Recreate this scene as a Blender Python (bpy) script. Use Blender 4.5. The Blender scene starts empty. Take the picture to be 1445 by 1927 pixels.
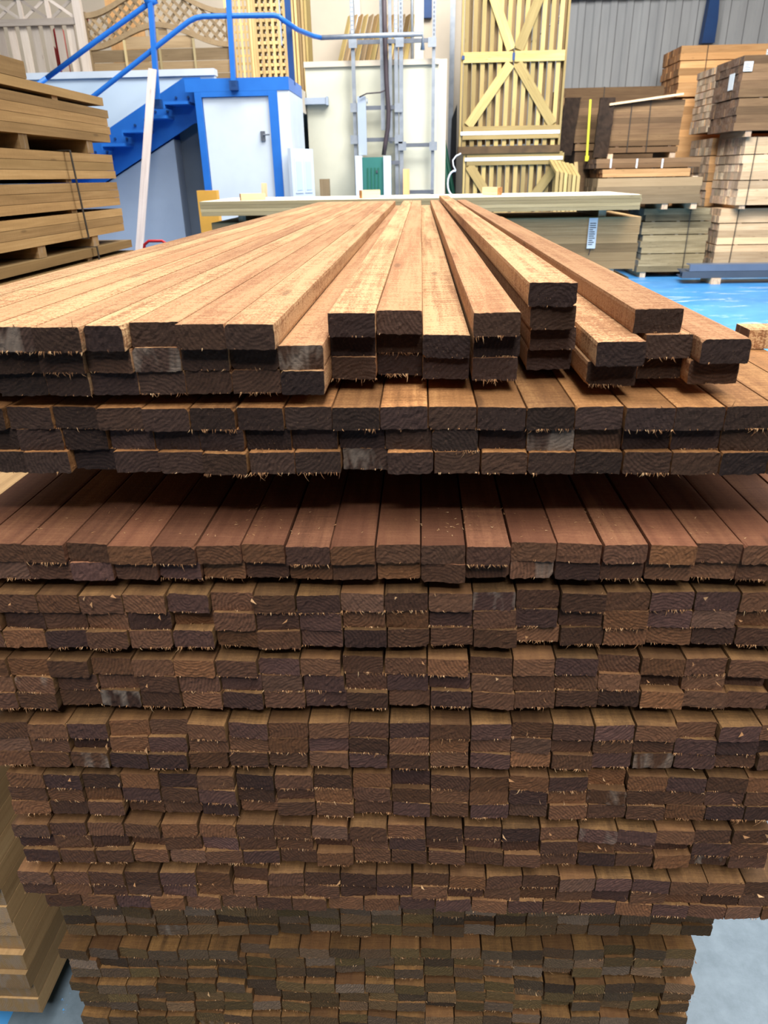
import bpy, math, random
from mathutils import Vector, Matrix
R = random.Random(7)

# ------------------------------------------------------------------ camera
F, CX, CY, CH = 1350.0, 722.5, 963.5, 1.62          # focal length in pixels, centre, eye height
vx, vy, roll = 793.0 - CX, 330.0 - CY, .018
dY = Vector((vx, vy, F)).normalized()
tt = F * F / (-vy - vx * roll)
dD = Vector((tt * roll, tt, F)).normalized()
dX = dD.cross(dY).normalized()
# rows of world axes in camera coordinates (x right, y down, z forward)
AX = [dX, dY, -dD]
def ray(x, y):
    d = Vector(((x - CX) / F, (y - CY) / F, 1))
    return Vector((AX[0].dot(d), AX[1].dot(d), AX[2].dot(d)))
def atY(x, y, Y): d = ray(x, y); return Vector((0, 0, CH)) + d * (Y / d.y)
def atX(x, y, X): d = ray(x, y); return Vector((0, 0, CH)) + d * (X / d.x)
def atZ(x, y, Z): d = ray(x, y); return Vector((0, 0, CH)) + d * ((Z - CH) / d.z)
def proj(p):
    q = Vector(p) - Vector((0, 0, CH))
    c = AX[0] * q.x + AX[1] * q.y + AX[2] * q.z
    return CX + F * c.x / c.z, CY + F * c.y / c.z

sc = bpy.context.scene
cd = bpy.data.cameras.new('camera'); cam = bpy.data.objects.new('camera', cd)
sc.collection.objects.link(cam); sc.camera = cam
cx_ = Vector((AX[0].x, AX[1].x, AX[2].x)); cy_ = -Vector((AX[0].y, AX[1].y, AX[2].y)); cz_ = -Vector((AX[0].z, AX[1].z, AX[2].z))
m = Matrix.Identity(4)
for i in range(3): m[i][0], m[i][1], m[i][2] = cx_[i], cy_[i], cz_[i]
m[2][3] = CH
cam.matrix_world = m
cd.sensor_fit = 'VERTICAL'; cd.sensor_height = 24; cd.lens = F * 24 / 1927; cd.clip_start = .02; cd.clip_end = 200
cd.dof.use_dof = True; cd.dof.focus_distance = 1.15; cd.dof.aperture_fstop = 7.0

# ------------------------------------------------------------------ light
sc.view_settings.view_transform = 'Standard'; sc.view_settings.look = 'None'
sc.view_settings.gamma = 1; sc.view_settings.use_curve_mapping = False
sc.view_settings.exposure = 0.0
w = bpy.data.worlds.new('world'); sc.world = w; w.use_nodes = True
w.node_tree.nodes['Background'].inputs[0].default_value = (.82, .9, 1, 1)
w.node_tree.nodes['Background'].inputs[1].default_value = .07
def area(name, loc, target, sx, sy, power, col):
    l = bpy.data.lights.new(name, 'AREA'); l.shape = 'RECTANGLE'; l.size = sx; l.size_y = sy; l.energy = power; l.color = col
    o = bpy.data.objects.new(name, l); sc.collection.objects.link(o); o.location = loc
    o.rotation_euler = (Vector(target) - Vector(loc)).to_track_quat('-Z', 'Y').to_euler()
    return o
# overhead lights: one long rooflight strip runs from behind the photographer to above the stack, others light the bays beyond
area('overhead_light', (.5, -1.5, 5.6), (.5, -1.5, 0), 1.5, 3.8, 400, (1, .97, .93))
area('rear_rooflight', (.3, -3.6, 5.6), (0, .8, 1.0), 2.4, .3, 150, (1, .96, .92))
area('overhead_light', (1.4, 3.4, 6.4), (1.2, 3.4, 0), 2.0, 4.6, 300, (1, .97, .93))
area('overhead_light', (-2.5, 5.2, 6.8), (-2.3, 6.2, 0), 2.0, 6, 300, (1, .98, .95))
area('overhead_light', (5.0, 2.6, 6.2), (3.2, 4.2, 0), 1.6, 5, 420, (1, .98, .95))  # added unseen light at the right, brightens the tagged and grey packs
area('overhead_light', (2.2, 7.4, 6.8), (4.2, 12.6, .5), 5, 2.4, 1150, (1, .98, .95))
area('overhead_light', (-1.5, 6.8, 6.8), (-1.5, 11, 1.0), 6, 1.4, 260, (.95, .98, 1))

# ------------------------------------------------------------------ materials
def lin(c):
    o = []
    for v in c:
        v = v / 255; o.append(v / 12.92 if v <= .04045 else ((v + .055) / 1.055) ** 2.4)
    return (*o, 1)
class NT:
    def __init__(s, name):
        s.m = bpy.data.materials.new(name); s.m.use_nodes = True; s.t = s.m.node_tree; s.n = s.t.nodes
        s.b = s.n['Principled BSDF']
    def new(s, k, **kw):
        x = s.n.new(k)
        for a, v in kw.items(): setattr(x, a, v)
        return x
    def put(s, v, sock):
        if hasattr(v, 'is_output'): s.t.links.new(v, sock)
        else: sock.default_value = v
    def math(s, op, a, b=0, clamp=False):
        x = s.new('ShaderNodeMath', operation=op, use_clamp=clamp); s.put(a, x.inputs[0]); s.put(b, x.inputs[1]); return x.outputs[0]
    def attr(s, nm, out='Vector'): return s.new('ShaderNodeAttribute', attribute_name=nm).outputs[out]
    def mapp(s, v, sc_):
        x = s.new('ShaderNodeVectorMath', operation='MULTIPLY'); s.put(v, x.inputs[0]); x.inputs[1].default_value = sc_; return x.outputs[0]
    def noise(s, v, scale, detail=4, rough=.6, dist=0):
        x = s.new('ShaderNodeTexNoise'); s.put(v, x.inputs['Vector']); x.inputs['Scale'].default_value = scale
        x.inputs['Detail'].default_value = detail; x.inputs['Roughness'].default_value = rough; x.inputs['Distortion'].default_value = dist
        return x.outputs[0]
    def ramp(s, f, stops, interp='LINEAR'):
        x = s.new('ShaderNodeValToRGB'); x.color_ramp.interpolation = interp; e = x.color_ramp.elements
        while len(e) < len(stops): e.new(.5)
        for el, (p, c) in zip(e, stops): el.position = p; el.color = c
        s.put(f, x.inputs[0]); return x.outputs[0]
    def mix(s, f, a, b, bt='MIX'):
        x = s.new('ShaderNodeMix', data_type='RGBA', blend_type=bt)
        s.put(f, x.inputs[0]); s.put(a, x.inputs[6]); s.put(b, x.inputs[7]); return x.outputs[2]
    def sep(s, v):
        x = s.new('ShaderNodeSeparateXYZ'); s.put(v, x.inputs[0]); return x.outputs
    def bump(s, h, strength, dist=.001):
        x = s.new('ShaderNodeBump'); s.put(h, x.inputs['Height']); x.inputs['Strength'].default_value = strength; x.inputs['Distance'].default_value = dist
        s.t.links.new(x.outputs[0], s.b.inputs['Normal'])
    def done(s, col, rough=.6, metal=0, spec=.3):
        s.put(col, s.b.inputs['Base Color']); s.put(rough, s.b.inputs['Roughness']); s.b.inputs['Metallic'].default_value = metal
        s.b.inputs['Specular IOR Level'].default_value = spec
        return s.m

def wood(name, dark, mid, light, alt, grain=1.0, saw=.35, gloss=.75, bump=.35, wide=.35, vary=.7, hue=.55):
    """long-grain face: streaks along the board, cross saw marks, a few knots; tint varies board to board"""
    n = NT(name); lc = n.attr('lc'); tint = n.attr('tint'); tr, tg, tb = n.sep(tint)
    g1 = n.noise(n.mapp(lc, (90 * grain, 3, 90 * grain)), 1, 6, .6, .4)
    g2 = n.noise(n.mapp(lc, (14, 1.6, 14)), 1, 3, .5)
    g3 = n.noise(n.mapp(lc, (30, 330, 30)), 1, 3, .6)
    g4 = n.noise(n.mapp(lc, (420, 260, 420)), 1, 3, .7)
    f = n.math('ADD', n.math('MULTIPLY', g1, .45), n.math('MULTIPLY', g2, .35))
    f = n.math('ADD', f, n.math('MULTIPLY', g3, saw * .5)); f = n.math('ADD', f, n.math('MULTIPLY', g4, saw * .5))
    mid_ = .4 + saw * .5
    col = n.ramp(f, [(mid_ - wide * .5, lin(dark)), (mid_, lin(mid)), (mid_ + wide * .42, lin(light))])
    col = n.mix(n.math('MULTIPLY', tr, hue), col, lin(alt))
    vo = n.new('ShaderNodeTexVoronoi'); n.put(n.mapp(lc, (16, 3.2, 16)), vo.inputs['Vector']); vo.inputs['Scale'].default_value = 1
    kn = n.math('MULTIPLY', n.math('SUBTRACT', .13, n.math('ADD', vo.outputs['Distance'], n.math('MULTIPLY', g2, .05))), 22, True)
    kd = n.mix(.5, lin(dark), (0, 0, 0, 1), 'MIX')
    col = n.mix(n.math('MULTIPLY', kn, .45), col, kd)
    v = n.math('ADD', n.math('MULTIPLY', tg, vary), 1 - vary / 2)
    x = n.new('ShaderNodeVectorMath', operation='SCALE'); n.put(col, x.inputs[0]); n.put(v, x.inputs[3])
    n.bump(n.math('ADD', n.math('MULTIPLY', g1, .4), n.math('ADD', g3, g4)), bump, .0012)
    return n.done(x.outputs[0], gloss, 0, .25)

def endwood(name, cols, contrast=.5, fleck=(190, 160, 120), fleckamt=.5, ringw=.0042, bump=.9, smear=(150, 136, 122)):
    """sawn end grain: growth rings round a pith outside the board, torn fibres"""
    n = NT(name); lc = n.attr('lc'); tint = n.attr('tint'); tr, tg, tb = n.sep(tint)
    x, y, z = n.sep(lc)
    wob = n.noise(lc, 60, 2); fine = n.noise(lc, 900, 4, .75); mid = n.noise(n.mapp(lc, (260, 40, 500)), 1, 4, .7)
    d = n.math('SQRT', n.math('ADD', n.math('MULTIPLY', x, x), n.math('MULTIPLY', z, z)))
    d = n.math('ADD', d, n.math('MULTIPLY', wob, .006))
    ring = n.math('SINE', n.math('MULTIPLY', d, 6.283 / ringw))
    ring = n.math('ADD', n.math('MULTIPLY', ring, .5), .5)
    base = n.ramp(tr, [(i / (len(cols) - 1), lin(c)) for i, c in enumerate(cols)])
    pat = n.math('ADD', n.math('MULTIPLY', n.math('MULTIPLY', ring, tb), .34), n.math('ADD', n.math('MULTIPLY', mid, .75), n.math('MULTIPLY', fine, .35)))
    v = n.math('ADD', n.math('MULTIPLY', n.math('SUBTRACT', pat, .55), contrast * 2), 1)
    v = n.math('MULTIPLY', n.math('MAXIMUM', v, .25), n.math('ADD', n.math('MULTIPLY', tg, .8), .6))
    s = n.new('ShaderNodeVectorMath', operation='SCALE'); n.put(base, s.inputs[0]); n.put(v, s.inputs[3])
    fl = n.noise(n.mapp(lc, (1100, 300, 500)), 1, 2, .5, .6)
    fl = n.math('MULTIPLY', n.math('SUBTRACT', fl, .66), 9, True)
    col = n.mix(n.math('MULTIPLY', fl, fleckamt), s.outputs[0], lin(fleck))
    sm = n.noise(n.mapp(lc, (55, 3, 20)), 1, 2, .5, .5)
    sm = n.math('MULTIPLY', n.math('MULTIPLY', n.math('SUBTRACT', sm, .47), 7, True), n.attr('tint', 'Alpha'))
    col = n.mix(n.math('MULTIPLY', sm, .5), col, lin(smear))            # pale untreated heartwood streak on a few ends
    n.bump(n.math('ADD', n.math('ADD', fine, mid), n.math('MULTIPLY', ring, .3)), bump, .0016)
    return n.done(col, .8, 0, .2)

def paint(name, c, c2=None, scale=3, amt=.5, rough=.5, metal=0, bump=0, spec=.35):
    n = NT(name); tc = n.new('ShaderNodeTexCoord').outputs['Object']
    f = n.noise(tc, scale, 5, .6)
    col = n.mix(n.math('MULTIPLY', n.ramp(f, [(.42, (0, 0, 0, 1)), (.68, (1, 1, 1, 1))]), amt), lin(c), lin(c2 or [v * .75 for v in c]))
    if bump: n.bump(n.noise(tc, scale * 12, 3), bump, .002)
    return n.done(col, rough, metal, spec)

M = {}
M['tan'] = wood('sawn_tan', (112, 76, 48), (164, 120, 82), (200, 162, 118), (150, 102, 70), saw=1.2, bump=1.2, wide=.44, vary=.36, hue=.6)
M['mid'] = wood('sawn_mid', (78, 52, 32), (150, 104, 64), (205, 155, 100), (120, 84, 48), saw=.8, bump=.7, wide=.5)
M['brown'] = wood('sawn_brown', (74, 48, 36), (124, 84, 62), (156, 112, 80), (120, 74, 54), saw=.5, bump=.5, wide=.42)
M['olive'] = wood('sawn_olive', (58, 42, 27), (102, 76, 48), (138, 104, 64), (104, 70, 46), saw=.6, bump=.6, wide=.5)
M['moss'] = wood('sawn_moss', (58, 42, 26), (106, 78, 46), (140, 106, 62), (104, 70, 46), saw=.6, bump=.6, wide=.5)
M['end_dark'] = endwood('end_dark', [(52, 38, 34), (42, 30, 27), (58, 42, 34), (47, 35, 30), (66, 46, 34), (56, 42, 38)], .85, fleck=(150, 116, 84), fleckamt=.5)
M['end_brown'] = endwood('end_brown', [(82, 58, 52), (66, 45, 37), (94, 64, 45), (78, 53, 41), (108, 72, 46), (90, 66, 54)], .8, fleck=(160, 124, 88), fleckamt=.45)
M['end_moss'] = endwood('end_moss', [(92, 76, 58), (76, 60, 46), (98, 76, 50), (88, 72, 44), (104, 80, 58), (116, 98, 82)], .85, fleckamt=.45)
def fibre_mat():
    n = NT('torn_fibre'); tr, tg, tb = n.sep(n.attr('tint'))
    return n.done(n.ramp(tg, [(0, lin((74, 50, 36))), (.4, lin((124, 88, 60))), (.8, lin((168, 126, 88))), (1, lin((210, 176, 134)))]), .9, 0, .1)
M['fibre'] = fibre_mat()
M['green_side'] = wood('treated_side', (104, 80, 50), (148, 118, 78), (178, 148, 104), (130, 108, 70), saw=.3, bump=.3, wide=.5)
M['green_end'] = endwood('treated_end', [(150, 122, 84), (132, 106, 70), (160, 128, 90)], .3)
M['pale_side'] = wood('pale_side', (166, 132, 98), (216, 186, 148), (236, 212, 178), (224, 184, 142), saw=.25, bump=.25, wide=.5)
M['pale_end'] = endwood('pale_end', [(226, 198, 166), (204, 170, 140), (232, 210, 178), (196, 168, 150)], .35)
M['orange_side'] = wood('orange_side', (160, 116, 72), (206, 158, 106), (226, 184, 132), (194, 144, 92), saw=.25, bump=.25, wide=.5)
M['orange_end'] = endwood('orange_end', [(176, 122, 76), (160, 108, 66), (190, 136, 86)], .3)
M['dk_side'] = wood('weathered_side', (74, 54, 38), (120, 94, 66), (146, 118, 84), (108, 82, 60), saw=.3, bump=.3, wide=.5)
M['dk_end'] = endwood('weathered_end', [(110, 84, 68), (92, 70, 56), (124, 94, 72)], .4)
M['grey_side'] = wood('grey_side', (84, 74, 54), (150, 134, 102), (196, 180, 146), (120, 106, 78), saw=.4, bump=.5, wide=.5)
M['grey_end'] = endwood('grey_end', [(130, 122, 106), (112, 106, 92)], .4)
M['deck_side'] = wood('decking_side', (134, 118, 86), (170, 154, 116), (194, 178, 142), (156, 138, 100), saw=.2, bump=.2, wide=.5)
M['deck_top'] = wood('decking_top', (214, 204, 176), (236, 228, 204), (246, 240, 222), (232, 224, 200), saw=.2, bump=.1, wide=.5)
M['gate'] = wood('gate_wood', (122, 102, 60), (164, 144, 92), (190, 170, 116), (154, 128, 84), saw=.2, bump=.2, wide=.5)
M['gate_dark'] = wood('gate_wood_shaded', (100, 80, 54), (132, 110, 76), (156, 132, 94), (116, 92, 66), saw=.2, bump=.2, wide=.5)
M['trellis'] = wood('trellis_wood', (150, 122, 78), (196, 168, 116), (216, 190, 138), (178, 146, 96), saw=.2, bump=.1, wide=.5)
M['fence'] = wood('fence_wood', (110, 90, 66), (146, 124, 94), (168, 146, 114), (134, 112, 82), saw=.2, bump=.2, wide=.5)
M['olive_side'] = wood('olive_treated_side', (118, 92, 60), (170, 138, 96), (196, 166, 122), (154, 126, 88), saw=.2, bump=.2, wide=.5)
M['fence_grey'] = wood('fence_grey_wood', (150, 136, 124), (186, 174, 162), (204, 194, 184), (176, 160, 148), saw=.2, bump=.2, wide=.5)
M['leanwood'] = wood('weathered_pale', (150, 134, 126), (186, 172, 164), (206, 196, 190), (170, 150, 138), saw=.2, bump=.2, wide=.5)
M['blue'] = paint('blue_paint', (38, 104, 184), (26, 84, 160), 2, .5, .38)
M['bluedark'] = paint('blue_steel', (22, 60, 110), (16, 40, 80), 2, .5, .5)
M['white'] = paint('white_panel', (196, 204, 212), (178, 186, 194), 1.6, .5, .55)
M['whitewall'] = paint('white_office_wall', (182, 198, 212), (168, 186, 202), 1.2, .5, .6)
M['cream'] = paint('cream_plaster', (190, 187, 168), (172, 172, 156), 1.4, .6, .8, 0, .15)
M['cream2'] = paint('cream_wall', (192, 180, 162), (176, 164, 148), 1.0, .5, .85)
M['greypanel'] = paint('grey_panel', (150, 160, 174), (136, 146, 160), 1.5, .6, .5)
M['shadepanel'] = paint('grey_panel_shaded', (96, 104, 114), (84, 92, 100), 1.5, .5, .6)  # grey panel with the shade under the landing put into its colour
M['steel'] = paint('galvanised', (142, 148, 156), (116, 122, 130), 12, .6, .45, .5)
M['steeldark'] = paint('dull_steel', (96, 100, 108), (76, 80, 88), 12, .6, .5, .3)
M['bluegrey'] = paint('grey_primer', (74, 84, 98), (62, 72, 86), 3, .5, .5)
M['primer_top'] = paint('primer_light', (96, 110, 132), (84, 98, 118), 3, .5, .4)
M['cable'] = paint('cable_black', (58, 48, 52), (44, 38, 42), 8, .5, .6)
M['green'] = paint('green_enamel', (44, 104, 96), (36, 88, 84), 4, .5, .5)
M['greenpole'] = paint('green_plastic', (28, 92, 72), (20, 76, 60), 4, .5, .5)
M['strap'] = paint('steel_strap', (66, 62, 58), (50, 46, 44), 20, .5, .5, .4)
M['whitestrap'] = paint('white_band', (226, 230, 236), (206, 210, 216), 8, .5, .5)
M['yellow'] = paint('yellow_band', (214, 208, 60), (196, 190, 50), 8, .5, .5)
M['yellowpost'] = paint('yellow_paint', (226, 168, 70), (200, 146, 60), 4, .5, .6)
M['paper'] = paint('label_paper', (224, 232, 236), (210, 218, 224), 8, .3, .6)
M['ink'] = paint('label_ink', (60, 66, 74), (50, 56, 64), 8, .3, .6)
M['red'] = paint('red_paint', (186, 40, 46), (160, 32, 38), 8, .5, .4)
M['black'] = paint('black_rubber', (30, 30, 32), (24, 24, 26), 8, .5, .8)
M['sack'] = paint('dark_sacking', (58, 44, 34), (36, 28, 22), 14, .8, .95, 0, .8)
M['darktimber'] = paint('dark_timber', (92, 72, 48), (60, 46, 34), 6, .7, .9)

def floor_mat():
    n = NT('painted_floor'); tc = n.new('ShaderNodeTexCoord').outputs['Object']
    x, y, z = n.sep(tc)
    a = n.noise(tc, 1.1, 6, .65); b = n.noise(tc, 22, 5, .7); c = n.noise(n.mapp(tc, (1.2, 4, 1)), 1, 5, .7, .5); s = n.noise(tc, 7, 6, .7)
    conc = n.ramp(b, [(.3, lin((92, 108, 120))), (.7, lin((112, 128, 140)))])
    blue = n.ramp(a, [(.3, lin((52, 128, 196))), (.7, lin((88, 164, 226)))])
    blue = n.mix(n.ramp(c, [(.58, (0, 0, 0, 1)), (.66, (1, 1, 1, 1))]), blue, lin((196, 214, 226)))
    fx = n.math('MULTIPLY', n.math('SUBTRACT', y, 2.2), 1.2, True)         # the painted bay starts past the stack's near end
    chip = n.math('GREATER_THAN', n.math('ADD', s, n.math('MULTIPLY', fx, .6)), .66)
    lx = n.math('LESS_THAN', x, -.87)                                      # and a painted strip left of the stack
    chip = n.math('MAXIMUM', chip, n.math('MULTIPLY', lx, n.math('GREATER_THAN', s, .42)))
    col = n.mix(chip, conc, blue)
    n.bump(b, .15, .002)
    return n.done(col, .42, 0, .4)
M['floor'] = floor_mat()
def clad_mat():
    n = NT('grey_cladding'); tc = n.new('ShaderNodeTexCoord').outputs['Object']
    f = n.noise(n.mapp(tc, (3, 3, .6)), 1, 4)
    return n.done(n.ramp(f, [(.3, lin((146, 147, 148))), (.7, lin((164, 165, 165)))]), .6, 0, .3)
M['clad'] = clad_mat()

# ------------------------------------------------------------------ mesh helpers
COL = sc.collection
class MB:
    def __init__(s): s.v = []; s.f = []; s.mi = []; s.lc = []; s.ti = []; s.sm = []
    def add(s, vs, fs, mi, lcs, tint):
        b = len(s.v); s.v += [Vector(v) for v in vs]; s.lc += lcs; s.ti += [tint] * len(vs)
        for f, m_ in zip(fs, mi if isinstance(mi, list) else [mi] * len(fs)): s.f.append([b + i for i in f]); s.mi.append(m_)
    def box(s, x0, x1, y0, y1, z0, z1, side=0, end=None, grain=None, tint=None, off=None, mat=None, piv=None, top=None):
        """axis-aligned (or rotated by mat about piv) box; grain axis decides which faces are end grain"""
        end = side if end is None else end
        if grain is None:
            d = (x1 - x0, y1 - y0, z1 - z0); grain = 'xyz'[d.index(max(d))]
        tint = tint or (R.random(), R.random(), R.random(), 1)
        off = off or (R.uniform(-.07, .07), R.uniform(0, 60), R.choice((-1, 1)) * R.uniform(.01, .06))
        vs = [Vector((x, y, z)) for x in (x0, x1) for y in (y0, y1) for z in (z0, z1)]
        c = Vector(((x0 + x1) / 2, (y0 + y1) / 2, (z0 + z1) / 2))
        lc = []
        for v in vs:
            q = v - c
            q = {'x': (q.y, q.x, q.z), 'y': (q.x, q.y, q.z), 'z': (q.x, q.z, q.y)}[grain]
            lc.append((q[0] + off[0], q[1] + off[1], q[2] + off[2]))
        fs = [(0, 1, 3, 2), (4, 6, 7, 5), (0, 4, 5, 1), (2, 3, 7, 6), (0, 2, 6, 4), (1, 5, 7, 3)]
        ax = {'x': (0, 1), 'y': (2, 3), 'z': (4, 5)}[grain]
        mi = [end if i in ax else side for i in range(6)]
        if top is not None: mi[5] = top
        if mat is not None:
            pv = piv or c; vs = [mat @ (v - pv) + pv for v in vs]
        s.add(vs, fs, mi, lc, tint)
    def bar(s, a, b, w, t, mi=0, up=(0, 0, 1), end=None):
        """rectangular bar from a to b; w across, t thick"""
        a, b = Vector(a), Vector(b); d = (b - a); L = d.length; d.normalize()
        u = Vector(up); x = d.cross(u).normalized(); u = x.cross(d)
        tint = (R.random(), R.random(), R.random(), 1); off = (R.uniform(-.07, .07), R.uniform(0, 60), R.uniform(.01, .06))
        vs, lc = [], []
        for k, p in ((0, a), (L, b)):
            for sx, su in ((-1, -1), (1, -1), (1, 1), (-1, 1)):
                vs.append(p + x * sx * w / 2 + u * su * t / 2); lc.append((sx * w / 2 + off[0], k + off[1], su * t / 2 + off[2]))
        e = mi if end is None else end
        s.add(vs, [(3, 2, 1, 0), (4, 5, 6, 7), (0, 1, 5, 4), (1, 2, 6, 5), (2, 3, 7, 6), (3, 0, 4, 7)], [e, e, mi, mi, mi, mi], lc, tint)
    def tube(s, pts, r, mi=0, n=10, taper=None):
        pts = [Vector(p) for p in pts]; rings = []; vs = []
        u0 = None
        for i, p in enumerate(pts):
            d = (pts[min(i + 1, len(pts) - 1)] - pts[max(i - 1, 0)]).normalized()
            if u0 is None: u0 = d.orthogonal().normalized()
            u0 = (u0 - d * u0.dot(d)).normalized(); v0 = d.cross(u0)
            rr = r if taper is None else r * taper[i]
            for k in range(n):
                a = 2 * math.pi * k / n; vs.append(p + (u0 * math.cos(a) + v0 * math.sin(a)) * rr)
        fs = [[i * n + k, i * n + (k + 1) % n, (i + 1) * n + (k + 1) % n, (i + 1) * n + k] for i in range(len(pts) - 1) for k in range(n)]
        fs += [list(range(n))[::-1], [(len(pts) - 1) * n + k for k in range(n)]]
        s.add(vs, fs, mi, [(0, 0, 0)] * len(vs), (.5, .5, .5, 1))
    def prism(s, poly, d, mi=0):
        """poly: list of 3D points, extruded by vector d"""
        n = len(poly); poly = [Vector(p) for p in poly]; d = Vector(d)
        vs = poly + [p + d for p in poly]
        fs = [list(range(n))[::-1], list(range(n, 2 * n))] + [[i, (i + 1) % n, n + (i + 1) % n, n + i] for i in range(n)]
        s.add(vs, fs, mi, [tuple(v) for v in vs], (.5, .5, .5, 1))
    def build(s, name, mats, parent=None, origin=None, smooth=False):
        if origin is None:
            xs = [v.x for v in s.v]; ys = [v.y for v in s.v]; zs = [v.z for v in s.v]
            origin = Vector(((min(xs) + max(xs)) / 2, (min(ys) + max(ys)) / 2, min(zs)))
        origin = Vector(origin)
        me = bpy.data.meshes.new(name); me.from_pydata([v - origin for v in s.v], [], s.f)
        for mt in (mats if isinstance(mats, (list, tuple)) else [mats]): me.materials.append(M[mt])
        me.polygons.foreach_set('material_index', s.mi)
        if smooth: me.polygons.foreach_set('use_smooth', [True] * len(s.f))
        a = me.attributes.new('lc', 'FLOAT_VECTOR', 'POINT'); a.data.foreach_set('vector', [c for l in s.lc for c in l])
        a = me.attributes.new('tint', 'FLOAT_COLOR', 'POINT'); a.data.foreach_set('color', [c for l in s.ti for c in l])
        me.validate(); me.update()
        o = bpy.data.objects.new(name, me); COL.objects.link(o)
        if parent: o.parent = parent; o.location = origin - WL[parent.name]
        else: o.location = origin
        WL[o.name] = origin
        return o
WL = {}
def thing(name, loc, label, cat, group=None):
    o = bpy.data.objects.new(name, None); COL.objects.link(o); o.location = loc; WL[o.name] = Vector(loc)
    o.empty_display_size = .1
    return tag(o, label, cat, group)
def tag(o, label, cat, group=None, kind=None):
    o['label'] = label; o['category'] = cat
    if group: o['group'] = group
    if kind: o['kind'] = kind
    return o
def struct(o, label=None):
    o['kind'] = 'structure'
    if label: o['label'] = label
    return o

# ------------------------------------------------------------------ setting
b = MB(); b.box(-9, 14, -3, 19, -.1, 0, grain='y'); struct(b.build('floor', 'floor', origin=(0, 0, 0)))
# grey profiled cladding along the back
b = MB(); x = 0.6
YB = 17.6
prof = []
while x < 14:
    prof += [(x, YB), (x + .12, YB), (x + .15, YB + .035), (x + .29, YB + .035)]; x += .32
poly = [(px, py, 0) for px, py in prof] + [(prof[-1][0], YB + .12, 0), (prof[0][0], YB + .12, 0)]
b.prism(poly, (0, 0, 6.5)); struct(b.build('wall_back', 'clad'))
# plastered wall above the mezzanine and beside the gates
b = MB(); b.box(-7.5, .42, 13.0, 13.2, 0, 6.5); struct(b.build('wall_mezzanine', 'cream2'))
b = MB(); b.box(.42, .95, 14.0, 14.15, 0, 6.5); struct(b.build('wall_return', 'cream2'))

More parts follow.
